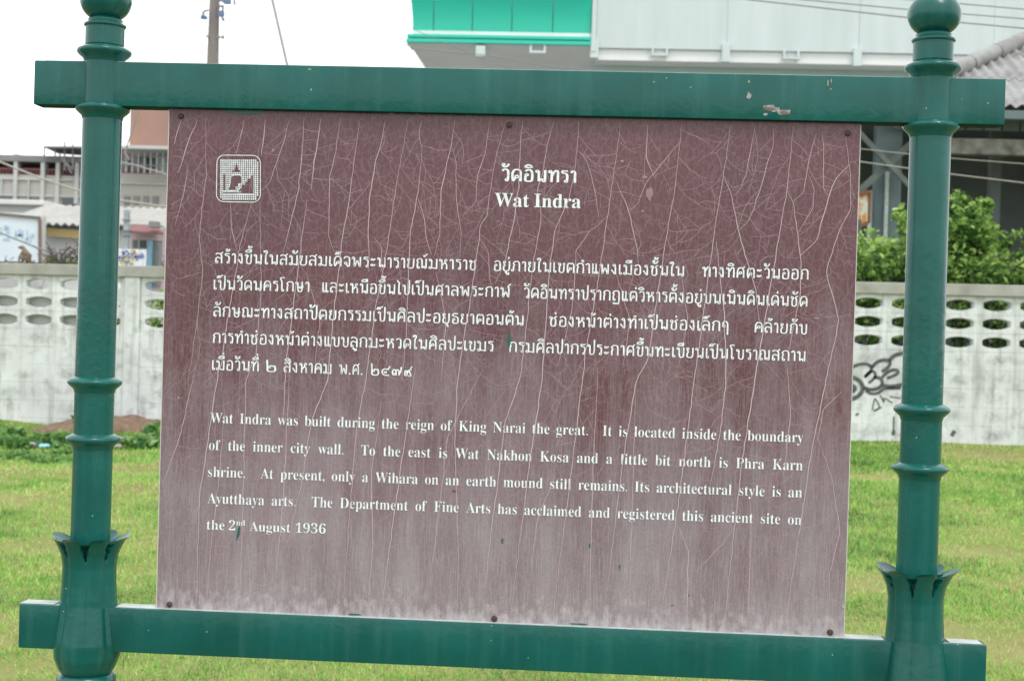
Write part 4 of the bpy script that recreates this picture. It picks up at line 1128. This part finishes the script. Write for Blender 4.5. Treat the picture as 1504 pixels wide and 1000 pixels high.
def cove(xa_, xb_, mat_, name, inset=0):
    mb = MB(); n = 14
    for i in range(n+1):
        t = i/n; o_ = off_(t); z = gzb+(gzt-gzb)*t
        xa2 = xa_-o_*.55 if inset == 0 else xa_
        mb.v += [(xa2, CY-o_, z), (xb_, CY-o_, z), (xb_, CY-o_+.05, z), (xa2, CY-o_+.05, z)]
    for i in range(n):
        for k in range(4): mb.f.append((4*i+k, 4*i+(k+1)%4, 4*(i+1)+(k+1)%4, 4*(i+1)+k))
    mb.f += [(0,1,2,3), (4*n+3,4*n+2,4*n+1,4*n)]
    build(mb, name, mat_, can, smooth=40)
cuts = [gx0]+[at(p, 30, CY).x for p in (637, 694, 752, 812)]+[gx1]
for i in range(5): cove(cuts[i]+(.012 if i else 0), cuts[i+1]-.012, AQUA, 'cladding_panel', inset=i)
box_obj('backing', gx0+.1, gx1, CY+.1, CY+6, gzb, gzt, JOINT, can)
zz0 = gzb
for k, (d0, d1, out, m_) in enumerate(((.0,-.11,.02,SOFF),(-.11,-.20,.13,AQUAD),(-.20,-.235,.03,JOINT),(-.235,-.335,.15,AQUAD))):
    box_obj('trim_band', gx0-out+(.0 if k else .05), gx1, CY-out, CY+1, gzb+d1+.002, gzb+d0, m_, can, bevel=.01)
# soffit tapering back under the fascia
sz = gzb-.335
sx0 = gx0-.1
sf = MB().add([(sx0,CY-.02,sz),(gx1+.12,CY-.02,sz),(gx1+.14,CY+2.2,sz-.62),(sx0+.5,CY+2.2,sz-.62),(sx0,CY+6,sz),(gx1+.12,CY+6,sz)],[(0,1,2,3),(3,2,5,4),(0,3,4),(1,5,2),(0,4,5,1)])
build(sf, 'soffit', SOFF, can)
# white part
wx1 = 0; wzb = at(1100, 75, CY).z; wzt = wzb+3.0
wxs = [gx1+.12]+[at(p, 40, CY).x for p in (1068, 1262, 1460, 1660)]
for i in range(4): box_obj('fascia_panel', wxs[i]+.002, wxs[i+1]-.002, CY-.03, CY+.3, wzb, wzt, WPAN, can, bevel=.008)
box_obj('edge_column', gx1+.004, gx1+.12, CY-.14, CY+.3, wzb-.12, wzt, WPAN, can, bevel=.01)
box_obj('soffit', gx1+.12, wxs[-1], CY+.05, CY+.8, wzb-.30, wzb-.004, SOFF, can)
SOF2 = mat('greenish_underside', (.42,.54,.52), rough=.8)
box_obj('soffit', gx1+.13, wxs[-1], CY+.8, CY+6, wzb-1.2, wzb-.05, SOF2, can)
for p, q in ((873,82),(1066,88),(1259,94)):
    x0, x1, z0, z1 = rect(p-6, q-20, p+6, q+4, CY-.05); box_obj('lug', x0, x1, CY-.12, CY+.1, z0, z1+.05, WPAN, can, bevel=.01)
x0, x1, z0, z1 = rect(699, 68, 713, 84, CY-.03); box_obj('lug', x0, x1, CY-.12, CY+.2, z0, z1, WPAN, can, bevel=.01)
for p, q in ((969,77),(1162,82),(790,73)):
    x0, x1, z0, z1 = rect(p-12, q-6, p+12, q+6, CY-.05)
    m_ = MB().box(x0, x1, CY-.12, CY+.0, z0, z0+.06); m_.box(x0, x0+.06, CY-.12, CY, z0+.06, z1); m_.box(x1-.06, x1, CY-.12, CY, z0+.06, z1)
    build(m_, 'bracket', WPAN, can)
for p in (760, 1120): 
    x = at(p, 300, CY+2.5).x; box_obj('column', x-.25, x+.25, CY+2.5, CY+3, 0, sz-.4, WPAN, can, bevel=.02)

# ================================================================== BACKGROUND, LEFT
FY = 46.0
BEIGE = mat('stained_beige_render', (.46,.44,.40), rough=.95, noise=.6, nscale=.5, col2=(.33,.32,.30), detail=9, w=.48)
PALE = mat('pale_grey_render', (.50,.51,.50), rough=.95, noise=.5, nscale=.7, col2=(.38,.39,.38), detail=9)
RED = mat('dull_red_paint', (.22,.095,.095), rough=.8, noise=.5, nscale=2, col2=(.14,.07,.07))
TERRA = mat('terracotta_render', (.38,.225,.175), rough=.9, noise=.5, nscale=.8, col2=(.29,.18,.145), detail=9)
GREYR = mat('grey_roof_edge', (.24,.24,.235), rough=.9, noise=.5, nscale=1)
GLASS = mat('dull_window_glass', (.06,.075,.085), rough=.25, spec=.6)
def pbox(name, a, Y, depth, m_, parent, **k):
    x0, x1, z0, z1 = rect(*a, Y); return box_obj(name, x0, x1, Y, Y+depth, z0, z1, m_, parent, **k)
b1 = thing('apartment_block', (at(60,400,FY).x, FY, 0), 'long stained beige concrete block with red balcony rails far behind the left wall', 'building')
x0, x1, z0, z1 = rect(-110, 257, 200, 560, FY)
box_obj('wall', x0, x1, FY, FY+8, 0, z1, BEIGE, b1)
x0, x1, zq0, zq1 = rect(-110, 229, 200, 239, FY)
box_obj('roof', x0, x1, FY-.15, FY+8, zq0+.02, zq1, GREYR, b1)
box_obj('balcony_back_wall', x0, x1, FY+1.4, FY+1.5, z1, zq0+.02, RED, b1)
for p in (22, 62, 84, 112, -30, 150):
    pbox('column', (p-3, 232 if p != 22 else 226, p+3, 300), FY-.12, .35, PALE, b1, bevel=.02)
xr0, xr1, zr0, zr1 = rect(-110, 252, 200, 256, FY); box_obj('railing', xr0, xr1, FY-.03, FY+.02, zr0+.15, zr0+.2, RED, b1)
for k in range(70): 
    xx = xr0+(xr1-xr0)*k/70; box_obj('baluster', xx, xx+.03, FY-.02, FY+.01, z1, zr0+.15, RED, b1)
for p in (5, 100, 48, 140): pbox('window', (p-9, 292, p+9, 304), FY-.03, .06, GLASS, b1)
for p in (0, 40, 80, 120, 160): pbox('downpipe', (p-1, 262, p+1, 400), FY-.1, .06, PALE, b1)
for yy in (262, 286): pbox('string_course', (-110, yy, 200, yy+2.5), FY-.07, .07, PALE, b1)
# awning frame on the roof
aw = thing('rooftop_awning', (at(95,230,FY+1).x, FY, at(95,232,FY+1).z), 'thin metal awning with leaning posts on the far roof left of the left post', 'awning')
mb = MB()
for a, b in (((65,215),(65,232)),((81,217),(81,232)),((95,208),(95,250)),((107,211),(107,250)),((86,225),(106,255)),((96,238),(108,250))):
    mb.bar(at(*a, FY-.4), at(*b, FY-.4), .045, .045)
build(mb, 'frame', GREYR, aw)
c1, c2, c3, c4 = at(65,214.5,FY-.6), at(125,215,FY-.6), at(125,227,FY+1.2), at(86,224,FY+1.2)
build(MB().add([c1,c2,c3,c4]+[c+Vector((0,0,-.06)) for c in (c1,c2,c3,c4)], [(0,1,2,3),(7,6,5,4),(0,4,5,1),(1,5,6,2),(2,6,7,3),(3,7,4,0)]), 'sheet', GREYR, aw)

b2 = thing('terracotta_building', (at(222,400,FY-2).x, FY-2, 0), 'terracotta upper storey over a railed white balcony between left post and panel', 'building')
pbox('wall', (191, 150, 330, 216), FY-2, 6, TERRA, b2)
x0, x1, z0, z1 = rect(176, 256, 330, 420, FY-2)
box_obj('lower_wall', x0, x1, FY-2, FY+4, 0, z1, BEIGE, b2)
pbox('slab', (172, 215, 330, 220), FY-2.9, 6.5, PALE, b2, bevel=.02)
pbox('back_wall', (176, 220, 222, 256), FY-.8, .2, RED, b2)
pbox('shutter', (219, 222, 330, 256), FY-.9, .2, WPAN, b2)
for p in (184, 197, 211, 224): pbox('window', (p-5, 232, p+5, 252), FY-1.0, .06, GLASS, b2)
for p in range(176, 330, 9): pbox('baluster', (p-.6, 224, p+.6, 256), FY-2.6, .05, PALE, b2)
for yy in (230, 243, 255): pbox('railing', (172, yy, 330, yy+1.5), FY-2.62, .05, GREYR if yy != 255 else RED, b2)
pbox('string_course', (176, 270, 330, 272), FY-2.08, .08, PALE, b2)
for p in (186,200,214,228): pbox('vent_grille', (p-4, 288, p+4, 300), FY-2.05, .05, GREYR, b2)

# white house with faded poster hoarding at far left
HY = 30.0
hs = thing('white_house', (at(0,400,HY).x, HY, 0), 'plain whitish house wall at the far left behind the hoarding', 'house')
x0, x1, z0, z1 = rect(-120, 300, 60, 420, HY); box_obj('wall', x0, x1, HY, HY+4, 0, z1, PALE, hs)
pbox('window', (-10, 288, 18, 300), HY-.04+.0, .06, GLASS, hs)
box_obj('roof_slab', x0-.1, x1+.1, HY-.2, HY+4.1, z1, z1+.12, WHITE, hs, bevel=.02)
hb = thing('poster_hoarding', (at(28,390,HY-4).x, HY-4, 0), 'large framed white hoarding with faded blue lettering behind the monkey', 'billboard')
PRINT = mat('faded_bluish_poster', (.62,.68,.70), rough=.7, noise=.9, nscale=1.4, col2=(.50,.60,.66), detail=8)
BLUEI = mat('faded_blue_print', (.28,.42,.56), rough=.7, noise=.6, nscale=8, col2=(.45,.56,.62))
pbox('board', (-60, 312, 57, 402), HY-4, .06, PRINT, hb)
fm = MB()
pa, pb_, pc = at(-60, 309, HY-4.02), at(58.5, 320, HY-4.02), at(59, 402, HY-4.02)
BRF = mat('brown_frame', (.17,.12,.09), rough=.8)
build(MB().bar(pa, pb_, .055, .05), 'frame', BRF, hb); build(MB().bar(pb_+Vector((0,0,-.03)), pc, .055, .049), 'frame', BRF, hb)
im = MB(); r_ = random.Random(4)
for k, (a, b, c, d) in enumerate(((-2,334,3,345),(6,331,10,338),(9,333,14,343),(22,338,24,352),(27,336,30,347),(31,338,34,350),(39,338,41,352),(43,346,46,356),(46,343,50,349),(4,350,9,353),(10,348,14,354),(36,350,41,356),(23,344,33,347))):
    x0, x1, z0, z1 = rect(a, b, c, d, HY-4.01); im.box(x0, x1, HY-4.012, HY-4.002, z0, z1)
build(im, 'print_marks', BLUEI, hb)
pbox('post', (57.8, 318, 63.5, 420), HY-4.0, .12, PALE, hb)

# low shed with white corrugated roof and yellow beam
SY = 27.0
sh = thing('low_shed', (at(150,400,SY).x, SY, 0), 'low white shed with pale corrugated roof and yellow beam behind the left wall', 'shed')
x0, x1, z0, z1 = rect(63, 333, 290, 480, SY); box_obj('wall', x0, x1, SY, SY+3.5, 0, z1-.05, WHITE, sh)
WROOF = mat('sun_bleached_roof_sheet', (.42,.41,.385), rough=.85, noise=.6, nscale=2.5, col2=(.30,.30,.28), bump=.3)
mb = MB(); n_ = 150; xr0 = at(15, 330, SY).x; xr1 = at(262, 330, SY-.5).x
zt_, zb_ = at(150,304,SY+2.1).z-.4, at(150,330.5,SY-.5).z
for j in range(2):
    for i in range(n_+1):
        xx = xr0+(xr1-xr0)*i/n_; mb.v.append((xx, SY-.5+2.6*j, (zb_ if j == 0 else zt_+.4)+.03*math.cos(2*math.pi*(xx-xr0)/.177)))
b2_ = len(mb.v); mb.v += [(x, y+.01, z-.02) for x, y, z in mb.v]; n1 = n_+1
for i in range(n_): mb.f += [(i,i+1,n1+i+1,n1+i),(b2_+i+1,b2_+i,b2_+n1+i,b2_+n1+i+1),(i,b2_+i,b2_+i+1,i+1)]
build(mb, 'roof', WROOF, sh, smooth=60)
YEL = mat('faded_yellow_paint', (.42,.32,.13), rough=.7, noise=.5, nscale=3, col2=(.42,.31,.12))
ya, yb = at(64, 340, SY-.3), at(128, 346, SY-.3)
build(MB().bar(ya, yb, .17, .05), 'beam', YEL, sh)
pbox('painted_eave_shade', (64, 331, 190, 336), SY-.2, .05, GREYR, sh)  # grey strip standing in for the shade below the roof edge
pbox('yellow_panel', (64, 376, 84, 392), SY-.1, .05, mat('orange_stained_board', (.45,.38,.18), rough=.8, noise=.5, nscale=4, col2=(.3,.35,.12)), sh)

# pink kiosk
KY = 23.0
kk = thing('pink_kiosk', (at(220,400,KY).x, KY, 0), 'small pink walled kiosk with maroon awning and blue post seen beside the panel', 'kiosk')
PINK = mat('faded_pink_render', (.50,.40,.42), rough=.9, noise=.5, nscale=2, col2=(.42,.34,.36))
x0, x1, z0, z1 = rect(191, 338, 240, 480, KY); box_obj('wall', x0, x1, KY, KY+2, 0, z1, PINK, kk)
a, b, c, d = at(189,339,KY-.5), at(240,342,KY-.5), at(228,330,KY+.1), at(192,329,KY+.1)
build(MB().add([a,b,c,d]+[q+Vector((0,0,-.04)) for q in (a,b,c,d)], [(0,1,2,3),(7,6,5,4),(0,4,5,1),(1,5,6,2),(2,6,7,3),(3,7,4,0)]), 'awning', RED, kk)
pbox('window', (195, 353, 214, 364), KY-.03, .05, GLASS, kk)
pbox('window_bar', (203, 353, 204.5, 364), KY-.05, .03, PALE, kk)
pbox('door', (222, 354, 236, 420), KY-.03, .05, DARK, kk)
pbox('post', (215.5, 354, 221, 430), KY-.2, .1, mat('blue_painted_post', (.18,.38,.50), rough=.6), kk)
for k in range(5): pbox('grille_bar', (223+k*2.7, 356, 223.7+k*2.7, 420), KY-.06, .02, PALE, kk)
pbox('meter_box', (218, 325, 231, 334), KY-.6, .2, GREYR, kk, bevel=.01)
gr = thing('painted_board', (at(195,400,KY-1.5).x, KY-1.5, 0), 'white board sprayed with blue and yellow scribbles standing on ground behind the wall', 'board')
pbox('board', (172, 366, 213, 440), KY-1.5, .05, WHP, gr)
sb = MB(); sy = MB(); r_ = random.Random(9)
for k in range(22):
    u = r_.uniform(176, 209); v = r_.uniform(370, 391); pts = [(u, v)]
    for _ in range(4): pts.append((min(212,max(174,pts[-1][0]+r_.uniform(-6,6))), min(396,max(368,pts[-1][1]+r_.uniform(-6,6)))))
    q = [(at(*p, KY-1.506).x, at(*p, KY-1.506).z) for p in smooth_pts(pts)]
    ribbon(sb if k % 3 else sy, q, .022, KY-1.505-k*.0002)
build(sb, 'scribble', mat('blue_spray', (.12,.15,.38), rough=.6), gr); build(sy, 'scribble', mat('yellow_spray', (.6,.5,.08), rough=.6), gr, label='yellow spray scribble')
gp = thing('concrete_post', (at(184,400,22.4).x, 22.4, 0), 'grey concrete post standing just right of the left green post behind wall', 'post')
pbox('shaft', (180, 308, 187.5, 420), 22.4, .1, mat('blue_grey_concrete', (.36,.41,.43), rough=.9, noise=.5, nscale=8), gp, bevel=.01)
for yy in (345, 338, 322): pbox('clamp', (179, yy, 188.5, yy+1.5), 22.37, .16, GREYR, gp)

# ================================================================== utility pole, guy wire, cables
UY = 38.0
up = thing('utility_pole', (at(312,100,UY).x, UY, 0), 'tapered grey concrete utility pole with brackets rising behind the top rail', 'utility pole')
pt_, pb2 = at(317, -60, UY), at(312.5, 92, UY)
dirn = (pb2-pt_).normalized(); foot = pb2 + dirn*((pb2.z)/-dirn.z)
build(MB().tube([foot, pt_], [.30, .135], 14), 'shaft', mat('pole_concrete', (.24,.215,.195), rough=.9, noise=.6, nscale=2, col2=(.16,.145,.13)), up, smooth=40)
INS = mat('blue_grey_porcelain', (.10,.16,.30), rough=.3); STEEL = mat('dull_galvanised_steel', (.20,.21,.21), rough=.6)
def ucyl(px0, py0, px1, py1, r, name, m_): build(MB().tube([at(px0,py0,UY-.3), at(px1,py1,UY-.3)], r, 10), name, m_, up, smooth=40)
for a in ((301,26,296,24,.07),(325,17,325,24,.10),(334,-6,334,6,.12),(329,27,326,29,.07),(295,26,304,27,.055),(323,-6,323,2,.07)): ucyl(*a, 'insulator', INS)
bk = MB()
for a, b in (((306,15),(298,18)),((298,18),(300,25)),((322,10),(328,9)),((328,9),(327,16)),((322,0),(331,4)),((319,55),(328,55)),((328,52),(328,58)),((302,53),(306,54)),((344,0),(345,8))):
    bk.tube([at(*a, UY-.2), at(*b, UY-.2)], .034, 6)
build(bk, 'bracket', STEEL, up)
ww = MB()
for P in ([(326,29),(325,45),(324,50)],[(336,29),(344,31),(345,60),(346,92)],[(324,68),(323,92)],[(306,45),(312,60),(321,70)]):
    ww.tube([at(*p, UY-.36) for p in P], .010, 5)
build(ww, 'hanging_wire', STEEL, up)
def cable(pts, Ys, r, label, m_=None, group='overhead cables'):
    P = []
    for k, (p, Y) in enumerate(zip(pts, Ys)): P.append(at(*p, Y))
    # resample
    q = []
    for a, b in zip(P, P[1:]):
        for t in range(8): q.append(a+(b-a)*t/8)
    q.append(P[-1])
    tag(build(MB().tube(q, r, 8), 'cable', m_ or STEEL, smooth=60), label, 'cable', group)
cable([(396,-20),(400,0),(421,92),(500,440)], [20,20,20,20], .026, 'thick grey stay wire slanting down behind the top rail', mat('stay_wire_grey', (.30,.31,.30), rough=.6))
BEIGEC = mat('sun_bleached_cable', (.33,.31,.27), rough=.7)
cable([(-60,212),(0,238),(60,262),(118,281),(180,295),(245,304),(400,315)], [20]*7, .016, 'pale thick cable sagging down from the left edge above the house', BEIGEC)
cable([(-60,322),(0,342),(60,366),(118,380),(190,384)], [19]*5, .014, 'dark cable crossing in front of the hoarding towards the left post')
cable([(190,235),(183,225),(202,168),(210,120)], [30]*4, .02, 'short steep cable in front of the terracotta storey')
cable([(176,238),(200,243),(250,258),(330,270)], [28]*4, .014, 'thin cable in front of the balcony right of the left post', BEIGEC)
cable([(900,-30),(1100,0),(1340,27),(1504,42),(1700,58)], [17]*5, .010, 'lowest of the three cables crossing the white canopy fascia', STEEL)
cable([(1000,-22),(1180,0),(1340,15),(1504,28),(1700,42)], [17.2]*5, .009, 'middle of the three cables crossing the white canopy fascia', STEEL)
cable([(1200,-10),(1340,0),(1400,5),(1504,14),(1700,28)], [17.4]*5, .009, 'topmost of the three cables crossing the white canopy fascia', STEEL)
cable([(1200,216),(1265,219),(1330,226),(1400,233),(1504,241),(1650,252)], [17]*6, .006, 'thin pale cable in front of the shed beam', BEIGEC)
cable([(1200,232),(1265,238),(1330,247),(1397,256),(1504,269),(1650,284)], [17]*6, .009, 'thicker pale cable crossing the dark shed opening', BEIGEC)
cable([(560,50),(610,72),(720,82),(800,97),(1000,118)], [30]*5, .012, 'dark cable crossing the grey soffit under the green fascia')
cable([(600,40),(650,62),(720,92),(900,140)], [29]*4, .007, 'thin dark cable branching across the left end of the grey soffit')

# ================================================================== monkey on the wall, dead branches
FUR = mat('brown_grey_fur', (.20,.15,.115), rough=.9, noise=.6, nscale=30, col2=(.12,.09,.07), bump=.8, bscale=60)
SKIN = mat('pinkish_face_skin', (.34,.20,.17), rough=.7)
def wtop(px): 
    x = at(px, 392, WY+.05).x
    return x, (ztop+.145) + (x-XB)*SL
mx_, mz = wtop(35); my = WY+.06
monkey = thing('macaque', (mx_, my, mz), 'small brown monkey sitting on top of the white wall facing left', 'monkey')
def skin_mesh(name, nodes, edges, m_, parent):
    me = bpy.data.meshes.new(name); me.from_pydata([n[:3] for n in nodes], edges, [])
    o = bpy.data.objects.new(name, me); COL.objects.link(o)
    md = o.modifiers.new('skin', 'SKIN'); sv = me.skin_vertices[0].data
    for i, n in enumerate(nodes): sv[i].radius = (n[3], n[3]); sv[i].use_root = (i == 0)
    s = o.modifiers.new('sub', 'SUBSURF'); s.levels = 2
    dg = bpy.context.evaluated_depsgraph_get(); m2 = bpy.data.meshes.new_from_object(o.evaluated_get(dg))
    bpy.data.objects.remove(o); m2.materials.append(m_)
    m2.polygons.foreach_set('use_smooth', [True]*len(m2.polygons))
    q = bpy.data.objects.new(name, m2); COL.objects.link(q); q.parent = parent; return q
nodes = [(.045,0,.045,.050),(.035,0,.10,.052),(.01,0,.155,.044),(-.015,0,.195,.026),(-.035,0,.215,.036),(-.062,0,.205,.020),
 (.01,-.045,.07,.026),(-.045,-.055,.075,.018),(-.05,-.055,.012,.012),(-.075,-.055,.008,.010),
 (.01,.045,.07,.026),(-.045,.055,.075,.018),(-.05,.055,.012,.012),(-.075,.055,.008,.010),
 (-.01,-.04,.155,.018),(-.035,-.05,.10,.013),(-.065,-.035,.07,.010),
 (-.01,.04,.155,.018),(-.035,.05,.10,.013),(-.065,.035,.07,.010),
 (.09,0,.02,.014),(.14,.01,.012,.010),(.19,.02,.012,.007)]
edges = [(0,1),(1,2),(2,3),(3,4),(4,5),(0,6),(6,7),(7,8),(8,9),(0,10),(10,11),(11,12),(12,13),(2,14),(14,15),(15,16),(2,17),(17,18),(18,19),(0,20),(20,21),(21,22)]
skin_mesh('body', nodes, edges, FUR, monkey)
fc = MB().tube([(mx_-.068,my,mz+.208),(mx_-.084,my,mz+.203)], [.019,.011], 10)
fc.tube([(mx_-.062,my-.012,mz+.222),(mx_-.068,my-.013,mz+.221)], .007, 6); fc.tube([(mx_-.062,my+.012,mz+.222),(mx_-.068,my+.013,mz+.221)], .007, 6)
build(fc, 'face', SKIN, monkey, smooth=60)
for s in (-1, 1):
    build(MB().tube([(mx_-.030,my+s*.034,mz+.218),(mx_-.030,my+s*.045,mz+.221)], [.013,.009], 8), 'ear', SKIN, monkey, smooth=60)
TWIG = mat('dead_dark_twigs', (.09,.075,.065), rough=.9)
def dead(label, pxa, pxb, Y, n, hpx, seed):
    r_ = random.Random(seed); xm, zm = wtop((pxa+pxb)/2); k_ = 1/(FPX/(Y-CAM.y))
    t = thing('dead_vine', (xm, Y, zm), label, 'plant', 'dead vines along the top of the left wall'); mb = MB()
    for i in range(n):
        px = r_.uniform(pxa, pxb); x, z = wtop(px); p = Vector((x, Y+r_.uniform(-.15,.15), z-.12)); d = Vector((r_.uniform(-.7,.7), r_.uniform(-.2,.2), 1)).normalized()
        L_ = hpx*k_*r_.uniform(.4, 1); pts = [p]; m_ = 6
        for j in range(m_):
            d = (d+Vector((r_.uniform(-.5,.5), r_.uniform(-.2,.2), r_.uniform(-.45,.3)))).normalized(); pts.append(pts[-1]+d*L_/m_)
        mb.tube(pts, [.011-.0012*j for j in range(m_+1)], 5)
        for j in (2, 4, 5):
            e = pts[j]+Vector((r_.uniform(-.16,.16), r_.uniform(-.05,.05), r_.uniform(-.03,.16))); mb.tube([pts[j], (pts[j]+e)/2+Vector((0,0,.02)), e], .0055, 4)
    build(mb, 'stem', TWIG, t)
    return t
dv = dead('tangled dark dead vine over wall coping left of the left post', 62, 125, WY+.35, 60, 52, 1)
bl = [blob(80,388,WY+.45,20,9,.15), blob(108,389,WY+.45,14,7,.15)]
leaves('foliage', bl, 420, .06, LEAF, dv, tshift=.35)
dead('sparse low dead stalks beside the monkey on the wall', -30, 58, WY+.35, 16, 24, 2)
dead('few curling dead stalks between the left post and the panel', 226, 252, WY+.5, 9, 34, 3)
lt = MB(); r_ = random.Random(5)
for k in range(60):
    x, z = wtop(r_.uniform(-30, 62)); y_ = WY+r_.uniform(-.02,.12); a_ = r_.uniform(0, 3.1); L_ = r_.uniform(.03,.09)
    lt.tube([(x,y_,z+.006),(x+L_*math.cos(a_),y_+.02*math.sin(a_),z+r_.uniform(.006,.03))], r_.uniform(.004,.011), 5)
tag(build(lt, 'dead_leaf_litter', TWIG, kind='stuff'), 'dry brown leaf litter lying along the coping of the left wall', 'litter')
